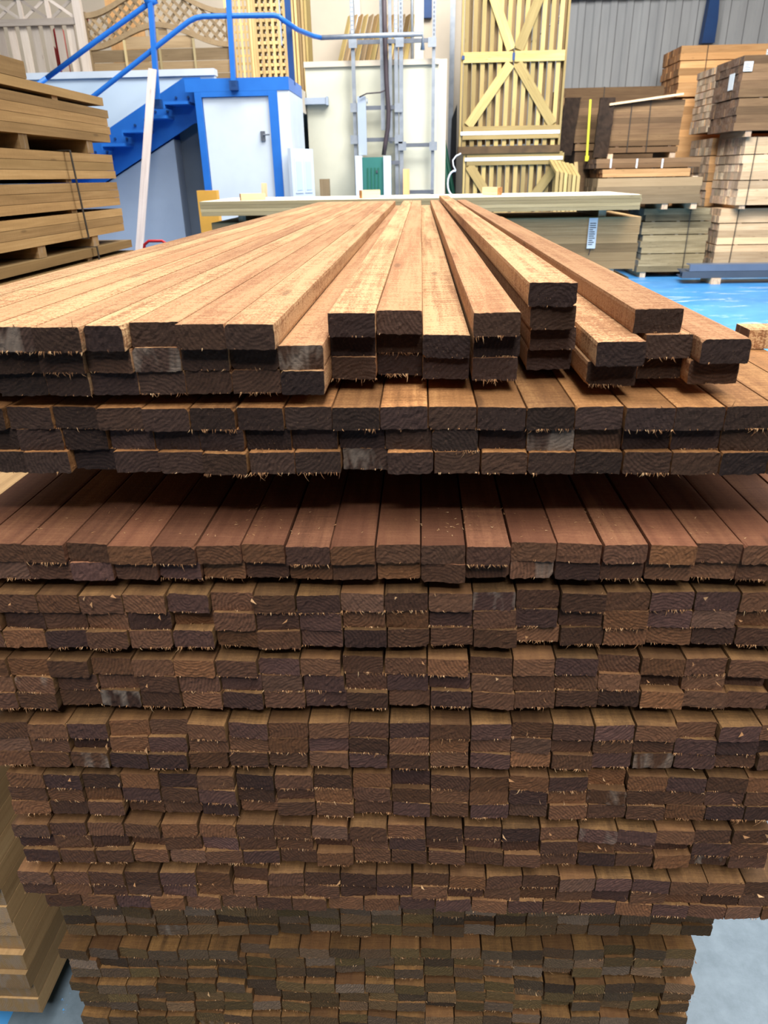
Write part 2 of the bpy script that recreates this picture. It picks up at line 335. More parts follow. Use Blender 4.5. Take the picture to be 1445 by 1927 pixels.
# ------------------------------------------------------------------ planks of the main stack
def rough_board(mb, xl, wdt, ztop, th, y0, y1, xfar=None, tilt=0., fuzz=1.0, tint=None, s0=0, e0=1, f0=2, nx=14, nz=6, rng=R):
    """a sawn plank running away in +y from its torn front end at y0; xfar shifts the far end sideways"""
    tint = tint or (rng.random(), rng.random(), rng.random() ** 1.6, 1.0 if rng.random() < .015 else 0.0)
    off = (rng.uniform(-.06, .06), rng.uniform(0, 60), rng.choice((-1, 1)) * rng.uniform(.004, .05))
    xf = xl if xfar is None else xfar
    gap = .00015; wdt -= 2 * gap; xl += gap; xf += gap
    jb = [rng.gauss(0, .00045) * fuzz - abs(rng.gauss(0, .0003)) * fuzz for _ in range(nx + 1)]
    jt = [rng.gauss(0, .00025) for _ in range(nx + 1)]
    jl = [rng.gauss(0, .0003) for _ in range(nz + 1)]; jr = [rng.gauss(0, .0003) for _ in range(nz + 1)]
    ch = [rng.uniform(.0001, .0007) if rng.random() < .85 else rng.uniform(.001, .003) for _ in range(4)]
    skew = rng.uniform(-.004, .004)                       # the saw did not cut dead square
    vs, lc = [], []
    def P(u, v):                                          # u,v in 0..1 across and up the section
        return xl + u * wdt, ztop - th + v * th
    for j in range(nz + 1):
        for i in range(nx + 1):
            u, v = i / nx, j / nz; px, pz = P(u, v)
            if j == 0: pz += max(jb[i], -.0012)
            if j == nz: pz += min(jt[i], 0)
            if i == 0: px += max(jl[j], 0)
            if i == nx: px -= max(jr[j], 0)
            if (i, j) in ((0, 0), (nx, 0), (0, nz), (nx, nz)):
                k = [(0, 0), (nx, 0), (0, nz), (nx, nz)].index((i, j))
                px += ch[k] * (1 if i == 0 else -1); pz += ch[k] * (1 if j == 0 else -1) * .6
            pz += tilt * (u - .5) * wdt
            py = y0 + skew * (u - .5) + rng.gauss(0, .0004)
            vs.append((px, py, pz)); lc.append((u * wdt - wdt / 2 + off[0], off[1], v * th - th / 2 + off[2]))
    N = (nx + 1)
    fs = [[j * N + i, j * N + i + 1, (j + 1) * N + i + 1, (j + 1) * N + i] for j in range(nz) for i in range(nx)]
    mi = [e0] * len(fs)
    loop = [i for i in range(nx)] + [j * N + nx for j in range(nz)] + [nz * N + i for i in range(nx, 0, -1)] + [j * N for j in range(nz, 0, -1)]
    nl = len(loop); prev = loop[:]
    ys = [y0 + .012, y0 + .35, y0 + 1.2, y0 + 2.4, y1]
    bow = [0, rng.gauss(0, .0003), rng.gauss(0, .0005), rng.gauss(0, .0005), 0]
    for kk, yy in enumerate(ys):
        t = (yy - y0) / (y1 - y0); start = len(vs)
        for q in loop:
            j, i = divmod(q, N); u, v = i / nx, j / nz
            px, pz = P(u, v); cor = (i in (0, nx)) and (j in (0, nz))
            if cor: px += .0006 * (1 if i == 0 else -1); pz += .0006 * (1 if j == 0 else -1)
            px += t * (xf - xl) + bow[kk]; pz += tilt * (u - .5) * wdt * (1 - t)
            vs.append((px, yy, pz)); lc.append((u * wdt - wdt / 2 + off[0], off[1] + yy - y0, v * th - th / 2 + off[2]))
        cur = list(range(start, start + nl))
        for a in range(nl):
            c = (a + 1) % nl; fs.append([prev[c], prev[a], cur[a], cur[c]]); mi.append(s0)
        prev = cur
    fs.append(prev[:]); mi.append(e0)
    mb.add(vs, fs, mi, lc, tint)
    # torn fibres hanging along the lower arris, a few on the upper one
    if fuzz > 0:
        lush = rng.random() < .33 * fuzz; cnt = int(max(0, rng.gauss(4, 4)) * fuzz) + (int(rng.uniform(14, 34)) if lush else 0)
        cl = [rng.random() for _ in range(3)]
        for _ in range(cnt):
            up = rng.random() < .1
            u = rng.random() if rng.random() < .45 else min(.99, max(.01, rng.choice(cl) + rng.gauss(0, .07)))
            px, pz = P(u, 1.0 if up else 0.0); L = rng.uniform(.0008, .0055 if lush else .003) * (2 if rng.random() < .08 else 1)
            wd = rng.uniform(.00015, .00055); lean = rng.gauss(0, .55); out = rng.uniform(.0002, .0015)
            y = y0 - .0003; sg = 1 if up else -1; pz -= sg * .0013
            p0 = Vector((px - wd, y, pz)); p1 = Vector((px + wd, y, pz))
            md = Vector((px + lean * L * .4, y - out, pz + sg * L * .55)); tip = Vector((px + lean * L, y - out * rng.uniform(-.3, 2.2), pz + sg * L))
            q = [p0, p1, md + Vector((wd * .8, 0, 0)), md - Vector((wd * .8, 0, 0)), tip, p0 + Vector((0, .001, 0)), md + Vector((0, .0006, 0))]
            mb.add(q, [(0, 1, 2, 3), (3, 2, 4), (5, 0, 3, 6), (1, 5, 6, 2), (6, 3, 4), (2, 6, 4)], f0, [tuple(v) for v in q], (0, rng.random(), 0, 0))

PL = []          # every plank: dict(tier,row,xl,w,z,th,y0,xfar,...)
TIER = {}
def plank(tier, row, xl, w, z, y0, th=.0247, xfar=None, mats=('brown', 'end_brown'), y1=4.45, **k):
    PL.append(dict(tier=tier, row=row, xl=xl, w=w, z=z, th=th, y0=y0, xfar=xfar, mats=mats, y1=y1, k=k))
ZA = {0: 1.5162, 1: 1.4912, 2: 1.4662, 3: 1.4412}
A = [(1, -28, 58, 615), (1, 58, 154, 616), (1, 154, 243, 613), (1, 243, 328, 606), (1, 328, 420, 610), (1, 420, 515, 610),
     (2, -20, 68, 658), (2, 68, 157, 658), (2, 157, 248, 656), (2, 248, 339, 654), (2, 339, 430, 652), (2, 430, 522, 650), (2, 523, 611, 650),
     (3, -5, 83, 701), (3, 83, 169, 701), (3, 169, 258, 699), (3, 258, 347, 698), (3, 347, 435, 697), (3, 435, 523, 696), (3, 526, 612, 698),
     (1, 616, 706, 589), (2, 621, 707, 627), (3, 623, 708, 672), (1, 708, 794, 584), (2, 708, 794, 622), (3, 710, 794, 664), (2, 795, 887, 630), (3, 795, 887, 671),
     (1, 891, 980, 588), (2, 891, 981, 628), (3, 889, 975, 673), (0, 995.5, 1088.6, 531.5), (1, 998, 1085, 576), (2, 998, 1083, 616), (3, 992, 1078, 654),
     (2, 1124, 1216, 643), (3, 1106, 1202, 681), (1, 1194, 1293, 581), (2, 1216, 1304.5, 629.5), (3, 1202, 1294, 669), (2, 1322, 1417.5, 638), (3, 1299, 1396, 678)]
farfix = {(0, 31): .086, (1, 37): .186}
byrow = {}
for i, (l, a, c, y) in enumerate(A):
    p, q = atZ(a, y, ZA[l]), atZ(c, y, ZA[l])
    byrow.setdefault(l, []).append([p.x, q.x - p.x, (p.y + q.y) / 2, i])
for l, rows in byrow.items():
    rows.sort()
    for k, (x0, wd, y0, i) in enumerate(rows):
        nxt = rows[k + 1][0] if k + 1 < len(rows) else 9
        wd = min(.0508, nxt - x0 - .0002) if nxt - x0 < .056 else min(max(wd, .049), .0508)
        # boards on the right run slightly in towards the middle at the far end
        xf = x0 - (.020 * max(0, x0) / .3 if x0 > .1 else 0) - .006
        if x0 < .1: xf = x0 - .004
        plank('A', l, x0, wd, ZA[l], y0, xfar=xf, mats=('tan', 'end_dark'), tilt=R.gauss(0, .004))
for l in (1, 2, 3):
    x0 = byrow[l][0][0]
    for k in (1, 2, 3): plank('A', l, x0 - .0512 * k + R.uniform(0, .0006), .0502, ZA[l], .72 + R.uniform(-.01, .02), xfar=x0 - .0512 * k - .004, mats=('tan', 'end_dark'))
# lower tiers: (tier, row, z top, world x and y of first seam, of last seam, number of planks between, extra planks left / right)
T = [('B', 1, 1.402, 10, 1367, 15, 765, 2, 3), ('B', 2, 1.377, 110, 1365, 14, 810, 3, 3), ('B', 3, 1.352, 125, 1358, 14, 852, 3, 3),
     ('C', 1, 1.249, 117, 1402, 15, 1027, 3, 3), ('C', 2, 1.225, 47, 1392, 16, 1060, 2, 2),
     ('D', 1, 1.184, 67, 1399, 16, 1118, 2, 2), ('D', 2, 1.159, 75, 1394, 16, 1156, 2, 2), ('D', 3, 1.134, 82, 1392, 16, 1187, 2, 2),
     ('E', 1, 1.091, 89, 1374, 16, 1240, 2, 2), ('E', 2, 1.066, 101, 1370, 16, 1272, 2, 2), ('E', 3, 1.041, 106, 1370, 16, 1303, 2, 2),
     ('F', 1, .991, 49, 1432, 18, 1362, 1, 1), ('F', 2, .966, 52, 1428, 18, 1389, 1, 1), ('F', 3, .941, 55, 1425, 18, 1415, 1, 1),
     ('G', 1, .902, 5, 1409, 19, 1460, 0, 1), ('G', 2, .877, 9, 1405, 19, 1487, 0, 1), ('G', 3, .852, 17, 1403, 19, 1512, 0, 1),
     ('H', 1, .81, 17, 1382, 19, 1555, 0, 1), ('H', 2, .785, 26, 1378, 19, 1580, 0, 1), ('H', 3, .76, 38, 1376, 19, 1605, 0, 1),
     ('I', 1, .714, 27, 1402, 20, 1645, 0, 1), ('I', 2, .688, 30, 1396, 20, 1673, 0, 1), ('I', 3, .662, 76, 1370, 19, 1699, 0, 2),
     ('J', 1, .54, 112, 1352, 21, 1700, 0, 0), ('J', 2, .515, 114, 1350, 21, 1728, 0, 0), ('J', 3, .49, 118, 1346, 21, 1750, 0, 0),
     ('K', 1, .436, 107, 1312, 21, 1787, 0, 0), ('K', 2, .411, 125, 1310, 21, 1808, 0, 0), ('K', 3, .386, 130, 1305, 21, 1828, 0, 0),
     ('L', 1, .343, 127, 1310, 21, 1850, 0, 0), ('L', 2, .318, 142, 1308, 21, 1880, 0, 0), ('L', 3, .293, 146, 1300, 21, 1895, 0, 0),
     ('M', 1, .25, 150, 1294, 21, 1912, 0, 0), ('M', 2, .225, 155, 1290, 21, 1925, 0, 0), ('M', 3, .2, 155, 1290, 21, 1945, 0, 0)]
for tier, row, z, pa, pb, n, py, el, er in T:
    p, q = atZ(pa, py, z), atZ(pb, py, z); pitch = (q.x - p.x) / n
    ya, yb = {'B': (.722, .722), 'C': (.698, .712)}.get(tier, (.697, .722) if tier < 'J' else (.763, .803))
    rec = {1: 0, 2: .003, 3: .001}[row] + (.006 if tier == 'J' else 0) + ({2: .004}.get(row, 0) if tier in 'CB' else 0)
    mats = {'A': ('tan', 'end_dark'), 'B': ('mid', 'end_dark'), 'C': ('brown', 'end_brown')}.get(tier, ('olive', 'end_brown') if tier < 'J' else ('moss', 'end_moss'))
    th = .0247 if tier != 'I' else .0255
    if tier == 'C': th = .0235
    shift = R.uniform(-.006, .006)
    for k in range(-el, n + er):
        xl = p.x + k * pitch + R.uniform(0, .0007); t = (xl - p.x) / (q.x - p.x)
        y0 = ya + (yb - ya) * t + rec + R.gauss(0, .0022 if tier < 'G' else .0016) + (R.uniform(.004, .01) if R.random() < .08 else 0)
        zs = z - {'G': .3, 'H': .65, 'I': 1}.get(tier, 0) * .022 * max(0, xl)
        plank(tier, row, xl, min(pitch - .0006, .0514) - (R.uniform(.0, .0018) if R.random() < .3 else 0), zs, y0, th=th, xfar=xl - .004 + R.gauss(0, .0001), mats=mats, y1=4.42 + R.uniform(-.03, .03))

ORD = ['', 'first', 'second', 'third', 'fourth', 'fifth', 'sixth', 'seventh', 'eighth', 'ninth', 'tenth', 'eleventh', 'twelfth', 'thirteenth', 'fourteenth', 'fifteenth', 'sixteenth', 'seventeenth', 'eighteenth', 'nineteenth', 'twentieth', 'twenty-first', 'twenty-second', 'twenty-third']
TN = {'A': 'topmost tier', 'B': 'second tier down', 'C': 'two-row third tier', 'D': 'fourth tier down', 'E': 'fifth tier down', 'F': 'sixth tier down', 'G': 'seventh tier down'}
GR = {'A': 'sawn planks in the topmost tier', 'B': 'sawn planks in the second tier', 'C': 'sawn planks in the third tier', 'D': 'sawn planks in the fourth tier', 'E': 'sawn planks in the fifth tier', 'F': 'sawn planks in the sixth tier', 'G': 'sawn planks in the seventh tier'}
rest = MB(); single = []
# count visible ends along each row, left to right
rows = {}
for p in PL: rows.setdefault((p['tier'], p['row']), []).append(p)
for key, ps in rows.items():
    ps.sort(key=lambda p: p['xl']); k = 0
    for p in ps:
        a = proj((p['xl'], p['y0'], p['z'] - .012))[0]; c = proj((p['xl'] + p['w'], p['y0'], p['z'] - .012))[0]
        if min(c, 1445) - max(a, 0) > 9: k += 1; p['n'] = k; p['px'] = (max(a, 0), min(c, 1445))
        else: p['n'] = 0
def want(p):
    t, r = p['tier'], p['row']
    if p['n'] and t <= 'F': return True
    if t == 'A' and r == 1 and p['xl'] > -.55: return True
    if t == 'C' and r == 1 and p['xl'] < 0 and p['xl'] > -.6: return True
    return t == 'B' and r == 1 and p['xl'] > .2 and p['xl'] < .56
cand = [p for p in PL if want(p)]
left = 300 - len(cand)
for p in PL:
    if left > 0 and p['tier'] == 'G' and p['row'] == 1 and p['n']: cand.append(p); left -= 1
cand = cand[:300]; ids = {id(p) for p in cand}
slots = {}
def slotmap(mats):
    for mt in mats:
        if mt not in slots: slots[mt] = len(slots)
    return slots[mats[0]], slots[mats[1]]
slots['fibre'] = 0
FZ = {'A': .8, 'B': .9, 'C': 1.0, 'D': 1.25, 'E': 1.2, 'F': 1.2, 'G': 1.3, 'H': 1.2, 'I': 1.4, 'J': .8, 'K': .8, 'L': .7, 'M': .5}
hid = {}
PALE = {('A', 1, 1), ('A', 2, 4), ('B', 3, 9), ('B', 2, 13), ('C', 2, 13), ('E', 2, 2)}
for p in PL:
    one = id(p) in ids
    mb = MB() if one else rest
    s0, e0 = (0, 1) if one else slotmap(p['mats'])
    big = p['tier'] <= 'F'
    rough_board(mb, p['xl'], p['w'], p['z'], p['th'], p['y0'], p['y1'], p['xfar'], p['k'].get('tilt', 0), FZ[p['tier']] if p['n'] else 0, (.5, .9, .9, 1.0) if (p['tier'], p['row'], p['n']) in PALE else None, s0, e0, 2 if one else slots['fibre'], 14 if p['n'] else 2, 6 if p['n'] else 2)
    if one:
        o = mb.build('plank', [p['mats'][0], p['mats'][1], 'fibre'], origin=(p['xl'] + p['w'] / 2, p['y0'], p['z'] - p['th']))
        t, r, n = p['tier'], p['row'], p['n']
        col = 'tan' if t == 'A' else 'brown'
        if t == 'A':
            rn = {0: 'raised', 1: 'upper', 2: 'middle', 3: 'bottom'}[r]
        elif t == 'C': rn = {1: 'upper', 2: 'lower'}[r]
        else: rn = {1: 'top', 2: 'middle', 3: 'bottom'}[r]
        if t == 'A' and r == 0: lab = 'tan plank lying raised on three others, highest plank of the stack'
        elif n: lab = f'{ORD[n]} {col} plank end from the left, {rn} row of the {TN[t]}'
        else:
            side = 'left' if p['xl'] < 0 else 'right'; hid.setdefault((t, side), []).append((abs(p['xl']), o)); lab = ''
        tag(o, lab, 'plank', GR[t])
for (t, side), l in hid.items():
    l.sort(key=lambda a: -a[0])
    nm = {'A': 'topmost tier', 'B': 'second tier', 'C': 'third tier'}[t]
    for k, (_, o) in enumerate(l):
        o['label'] = f'{"outermost" if k == 0 else ORD[k + 1] + " outermost"} plank on the {side} flank of the {nm}, near end outside the picture'
names = [None] * len(slots)
for k_, v_ in slots.items(): names[v_] = k_
tag(rest.build('plank_pile', names, origin=(0, .78, .1)), 'mass of dark brown sawn planks forming the lower half of the stack', 'planks', None, 'stuff')
# loose short board lying on the second tier at the right
b = MB(); p = atZ(1407, 657, 1.4025)
b.box(p.x - .002, p.x + .24, p.y, p.y + .045, 1.4028, 1.4278, 0, 1, 'x', (.3, .8, .4, 1))
tag(b.build('short_plank', ['tan', 'end_brown']), 'short tan plank lying crosswise on the second tier at the right edge', 'plank')
# spacers between the tiers
def spacers(z0, z1, ys, x0, x1, nm, lab, grp):
    for y in ys:
        b = MB(); b.box(x0, x1, y, y + .045, z0 + .0003, z1 - .0003, 0, 1, 'x')
        tag(b.build(nm, ['olive', 'end_dark']), lab, 'spacer', grp)
spacers(1.2255 + .0235 - .0, 1.3273, (1.25, 2.6, 4.0), -.54, .44, 'bearer', 'thick timber bearer in the wide dark gap of the stack', 'bearers in the wide gap')
spacers(.54, .6362, (1.2, 2.6, 4.0), -.55, .45, 'bearer', 'timber bearer deep in the gap above the narrower lowest bundle', 'bearers over the lowest bundle')
spacers(0, .1753, (1.15, 2.6, 4.0), -.5, .44, 'ground_bearer', 'heavy ground bearer under the stack', 'ground bearers')
th_gaps = [(1.402, 1.4165), (1.184, 1.2015), (1.091, 1.1093), (.991, 1.0163), (.902, .9163), (.81, .8273), (.714, .7353), (.436, .4653), (.343, .3613), (.25, .2683)]
for a, c in th_gaps: spacers(a, c, (1.3, 2.6, 4.0), -.5, .40, 'spacer_batten', 'thin spacer batten laid crosswise between two tiers of planks', 'spacer battens between tiers')
# sawdust and slivers on the timber
b = MB()
for i in range(420):
    if i < 150: x, y, z = R.uniform(-.45, .45), R.uniform(.72, .81), 1.2494
    else:
        x, y = R.uniform(-.4, -.16), R.uniform(.74, 3.2) ** 1.0; z = 1.4914
    if i < 150 and R.random() < .5: x = R.choice((-.19, .05, .07, .2)) + R.gauss(0, .03)
    L = R.uniform(.0012, .007 if i >= 150 else .005); a = R.uniform(0, 6.28); wd = R.uniform(.0003, .0009)
    d = Vector((math.cos(a), math.sin(a), 0)); e = Vector((-d.y, d.x, 0)) * wd
    c = Vector((x, y, z)); up = Vector((0, 0, R.uniform(.0003, .002)))
    b.add([c - e, c + e, c + d * L + up, c + Vector((0, 0, .0006))], [(0, 1, 2), (1, 3, 2), (3, 0, 2)], 0, [(0, 0, 0)] * 4, (.5, R.uniform(.6, 1), .5, 1))
for i in range(60):
    x, z = R.uniform(-.5, .5), R.choice((1.18, 1.155, 1.13, 1.09, 1.062, 1.035, .985, .96, .9, .87, .8, .78, .7, .68, .43, .34)) + R.gauss(0, .004)
    y = (.705 if z > .55 else .775) + .028 * x - .006
    L = R.uniform(.002, .008); a = R.uniform(-1.2, 1.2) - 1.57 * R.choice((0, 1)); wd = R.uniform(.0002, .00045)
    d = Vector((math.cos(a), -.15, math.sin(a))); e = Vector((-math.sin(a), 0, math.cos(a))) * wd; c = Vector((x, y, z))
    b.add([c - e, c + e, c + d * L, c + Vector((0, .006, 0))], [(0, 1, 2), (1, 3, 2), (3, 0, 2)], 0, [(0, 0, 0)] * 4, (.5, R.uniform(.7, 1), .5, 1))
tag(b.build('wood_slivers', 'fibre'), 'scattered pale slivers and sawdust lying on the planks', 'sawdust', None, 'stuff')

# ------------------------------------------------------------------ packs of timber (boards as parts)
def pack(name, label, x0, x1, y0, y1, z0, z1, layers, across, side, end, grain='x', straps=(), sticks=(), jit=.01, cat='timber pack', group=None, gaps=.004, topm=None, hollow=True):
    t = thing(name, ((x0 + x1) / 2, (y0 + y1) / 2, z0), label, cat, group)
    mats = [side, end] + ([topm] if topm else [])
    ns = len(sticks); sh = .014
    H = (z1 - z0 - ns * sh) / layers; z = z0
    for l in range(layers):
        if l in sticks:
            for f in (.12, .5, .86):
                b = MB()
                if grain == 'x': b.box(x0 + f * (x1 - x0), x0 + f * (x1 - x0) + .05, y0 + .01, y1 - .01, z, z + sh, 0, 1, 'y')
                else: b.box(x0 + .01, x1 - .01, y0 + f * (y1 - y0), y0 + f * (y1 - y0) + .05, z, z + sh, 0, 1, 'x')
                b.build('stick', [side, end], t)
            z += sh
        e0, e1 = R.uniform(-jit, jit), R.uniform(-jit, jit)
        for k in range(across):
            if hollow and 1 <= k < across - 1 and 0 < l < layers - 1 and across > 4 and grain == 'none': continue
            b = MB(); g = R.uniform(-jit, jit) * .4
            if grain == 'x':
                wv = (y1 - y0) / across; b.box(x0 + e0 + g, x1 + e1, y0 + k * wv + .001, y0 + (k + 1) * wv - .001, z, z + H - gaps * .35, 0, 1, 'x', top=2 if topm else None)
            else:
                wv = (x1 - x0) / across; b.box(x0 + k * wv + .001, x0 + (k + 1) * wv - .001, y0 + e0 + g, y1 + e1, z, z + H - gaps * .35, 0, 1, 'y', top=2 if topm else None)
            b.build('board', mats, t)
        z += H
    for s_ in straps:
        b = MB(); o_ = .004 + jit * 1.2
        if grain == 'x':
            c = x0 + s_ * (x1 - x0); pts = [(c, y0 - o_, z0), (c + R.uniform(-.02, .02), y0 - o_, z1 + .004), (c, y1 + o_, z1 + .004), (c, y1 + o_, z0 - .001), (c, y0 - o_, z0 - .001)]
        else:
            c = y0 + s_ * (y1 - y0); pts = [(x1 + o_, c, z0), (x1 + o_, c - .03, z1 + .004), (x0 - o_, c, z1 + .004), (x0 - o_, c, z0 - .001), (x1 + o_, c, z0 - .001)]
        for q in range(len(pts) - 1): b.bar(pts[q], pts[q + 1], .012, .003, 0, up=(0, 1, 0) if grain == 'x' and q in (0, 2) else ((1, 0, 0) if q in (0, 2) else (0, 0, 1)))
        b.build('strap', ['strap'], t)
    return t
def card(t, x, y, z, w, h, name='label', lines=5):
    """printed paper fixed on a face that looks towards -y"""
    b = MB(); b.box(x, x + w, y - .003, y, z, z + h, 0)
    lb = b.build(name, 'paper', t)
    b = MB()
    for i in range(lines):
        zz = z + h * (.12 + .76 * i / lines); b.box(x + w * .12, x + w * R.uniform(.5, .88), y - .0042, y - .0031, zz, zz + h * (.07 if lines < 8 else .028), 0)
    o = b.build('print', 'ink', lb)
    return lb

# left stack: long greenish treated boards, far ends at y = 3.63
XL, YF = -1.42, 3.62
pack('timber_pack', 'strapped pack of greenish boards at the left, middle of the tall stack', -2.38, XL, .05, YF, 1.404, 1.729, 9, 9, 'green_side', 'green_end', 'y', (.20, .87), (3, 6), .018, group='treated boards stacked at the left')
pack('timber_pack', 'upper loose pack of greenish boards resting on bearers over the strapped pack', -2.38, XL, .05, YF + .01, 1.779, 1.957, 5, 9, 'green_side', 'green_end', 'y', (), (4,), .02, group='treated boards stacked at the left')
pack('timber_pack', 'lower pack of greenish boards, half hidden behind the brown planks at left', -2.38, XL + .01, .05, YF + .05, .95, 1.361, 11, 9, 'green_side', 'green_end', 'y', (.88,), (4, 10), .015, group='treated boards stacked at the left')
pack('timber_pack', 'bottom pack of the tall left stack, standing on the floor bearers', -2.38, XL, .05, YF, .1, .9, 8, 9, 'green_side', 'green_end', 'y', (), (), .015, group='treated boards stacked at the left')
for z0, z1, yy, lb in ((1.729, 1.7788, (2.80, 3.37), 'upper'), (1.361, 1.4038, (2.77, 3.26), 'lower')):
    for q, y in enumerate((.6,) + yy):
        b = MB(); b.box(-2.37, XL - .005, y, y + .06 if q else y + .06, z0 + .0005, z1 - .0005, 0, 1, 'x')
        tag(b.build('bearer', ['green_side', 'green_end']), f'short bearer in the {lb} gap of the left stack, {("out of view near the camera", "nearer one", "farther one")[q]}', 'bearer', 'bearers of the left stack')
for y in (.5, 3.2):
    for z0, z1, lb in ((.9, .9495, 'between the two lowest packs'), (0, .0995, 'on the floor under the left stack')):
        b = MB(); b.box(-2.37, XL - .02, y, y + .08, z0 + .0003, z1, 0, 1, 'x')
        tag(b.build('bearer', ['green_side', 'green_end']), f'bearer {lb}, {"near end" if y < 1 else "far end"}', 'bearer', 'bearers of the left stack')
p = atX(0, 118, XL)
b = MB(); b.box(XL - .15, XL - .002, 1.6, 2.94, 1.9575, 2.012, 0, 1, 'y')
tag(b.build('short_board', ['green_side', 'green_end']), 'short rounded board lying on top of the left stack', 'board')

# low pale pack beside the brown stack, bottom left
pack('timber_pack', 'pale green grey pack low at the bottom left corner beside the brown stack', -1.36, -.765, .86, 4.4, .08, 1.08, 22, 6, 'olive_side', 'green_end', 'y', (), (), .012, group='low pack at bottom left')
for y in (1.2, 2.6, 4.0):
    b = MB(); b.box(-1.35, -.78, y, y + .09, 0, .0797, 0, 1, 'x')
    tag(b.build('bearer', ['grey_side', 'grey_end']), 'floor bearer under the low pale pack at bottom left', 'bearer', 'bearers under the low pale pack')

# ------------------------------------------------------------------ decking pack beyond the far end
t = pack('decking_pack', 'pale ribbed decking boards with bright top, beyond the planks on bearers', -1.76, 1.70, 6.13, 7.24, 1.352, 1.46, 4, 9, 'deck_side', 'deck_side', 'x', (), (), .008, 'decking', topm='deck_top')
# labelled pack under it and the packs that carry that one
lp0 = atY(1205, 407, 6.3); lp1 = atY(1205, 505, 6.3)
t = pack('timber_pack', 'brown green pack carrying an upright paper tag, under the pale decking', -1.72, lp0.x, 6.28, 7.3, lp1.z, lp0.z, 6, 8, 'olive_side', 'olive_side', 'x', (), (), .006)
a = atY(1104, 468, 6.26); c = atY(1126, 410, 6.26)
card(t, a.x, 6.272, a.z, c.x - a.x, c.z - a.z, lines=11)
b = MB(); b.tube([(a.x + .03, 6.265, a.z), (a.x + .02, 6.262, a.z - .05)], .004); b.build('tie', 'cable', t)
for x_ in (-1.5, 0, 1.42):
    b = MB(); b.box(x_, x_ + .06, 6.3, 7.2, lp0.z + .0003, 1.3515, 0, 1, 'y')
    tag(b.build('bearer', ['fence', 'pale_end']), {-1.5: 'bearer under the left end of the pale decking', 0: 'bearer hidden under the middle of the pale decking', 1.42: 'bearer under the right end of the pale decking above the paper tag'}[x_], 'bearer', 'bearers under the decking')
for x_ in (-1.4, 0.1, 1.5):
    b = MB(); b.box(x_, x_ + .09, 6.3, 7.2, lp1.z - .07, lp1.z - .0004, 0, 1, 'y')
    tag(b.build('bearer', ['deck_side', 'pale_end']), 'pale bearer beneath the tagged pack', 'bearer', 'bearers under the tagged pack')
pack('timber_pack', 'greenish pack at the bottom of the decking pile, beneath the tagged pack', -1.70, lp0.x - .02, 6.33, 7.25, .09, lp1.z - .0704, 6, 6, 'fence', 'fence', 'x', (), (), .008)
for x_ in (-1.4, 0.1, 1.5):
    b = MB(); b.box(x_, x_ + .09, 6.35, 7.2, 0, .0896, 0, 1, 'y')
    tag(b.build('bearer', ['deck_side', 'pale_end']), 'floor bearer beneath the decking pile', 'bearer', 'floor bearers of the decking pile')
# offcuts lying on the decking
def offcut(x, y, z, L, ang, w, h, lab):
    b = MB(); b.box(-w / 2, w / 2, 0, L, 0, h, 0, 1, 'y', mat=Matrix.Rotation(math.radians(ang), 3, 'Z'), piv=Vector((0, 0, 0)))
    for v in b.v: v += Vector((x, y, z))
    return tag(b.build('offcut', ['pale_side', 'mid']), lab, 'offcut', 'offcuts on the decking')
p = atZ(448, 377.5, 1.4605); offcut(p.x + .02, p.y, 1.4605, .20, -66, .05, .05, 'offcut lying at the left end of the pale decking')
p = atZ(674, 373.5, 1.4605); offcut(p.x + .02, p.y, 1.4605, .17, -55, .045, .06, 'offcut lying at the middle of the pale decking')
p = atZ(940, 367, 1.4605); offcut(p.x, p.y, 1.4605, .18, 40, .055, .06, 'offcut lying on the decking in front of the gates')
a = atY(484, 373, 7.3); c = atY(491, 345, 7.45)
b = MB(); b.bar((a.x, 7.3, 0), (c.x + .02, 7.5, c.z), .05, .03, 0, (0, 1, 0)); tag(b.build('stick', ['pale_side']), 'thin pale stick standing up behind the left end of the decking', 'stick')
a = atY(383, 450, 7.5); c = atY(411, 358, 7.5)
b = MB(); b.box(a.x, c.x - .01, 7.45, 7.55, 0, c.z, 0, 0, 'z'); tag(b.build('yellow_post', ['yellowpost']), 'yellow painted timber post behind the left end of the decking', 'post')

# ------------------------------------------------------------------ right hand packs
def rp(name, label, xn, xl, yt, yb, Y, length, layers, side, end, straps=(), sticks=(), across=7, dep=None, x_right=None, jit=.015):
    """near corner at pixel column xn, far end of the end-grain face at column xl; yt/yb top and bottom rows; front face at depth Y"""
    pt, pb = atY(xn, yt, Y), atY(xn, yb, Y); x0 = (pt.x + pb.x) / 2
    if dep is None:
        dep = atX(xl, (yt + yb) / 2, x0).y - Y
    x1 = x0 + length if x_right is None else atY(x_right, (yt + yb) / 2, Y).x
    return pack(name, label, x0, x1, Y, Y + dep, pb.z, pt.z, layers, across, side, end, 'x', straps, sticks, jit), (x0, x1, Y, Y + dep, pb.z, pt.z)
packs = {}
t, packs['grey'] = rp('timber_pack', 'weathered grey green pack standing on the blue floor at the right', 1207, 1200, 393, 512, 12.8, 1, 10, 'grey_side', 'grey_end', (.68,), (3, 6, 8), 6, 1.0, x_right=1330, jit=.03)
t, packs['p5'] = rp('timber_pack', 'pale pack lowest in the right stack, beside the grey green pack', 1349, 1327, 393, 500, 13.0, 2.6, 8, 'pale_side', 'pale_end', (.1,), (3, 6), 7)
t, packs['p4'] = rp('timber_pack', 'pale strapped pack in the middle of the right hand stack', 1394, 1334, 258, 386, 12.8, 2.6, 8, 'pale_side', 'pale_end', (.06,), (3, 6), 8, 1.15)
t, packs['p3'] = rp('timber_pack', 'tan pack with sooty ends, behind the pale strapped pack at the right', 1333, 1300, 260, 388, 14.1, 2.6, 8, 'orange_side', 'pale_end', (), (3, 6), 7, 1.1)
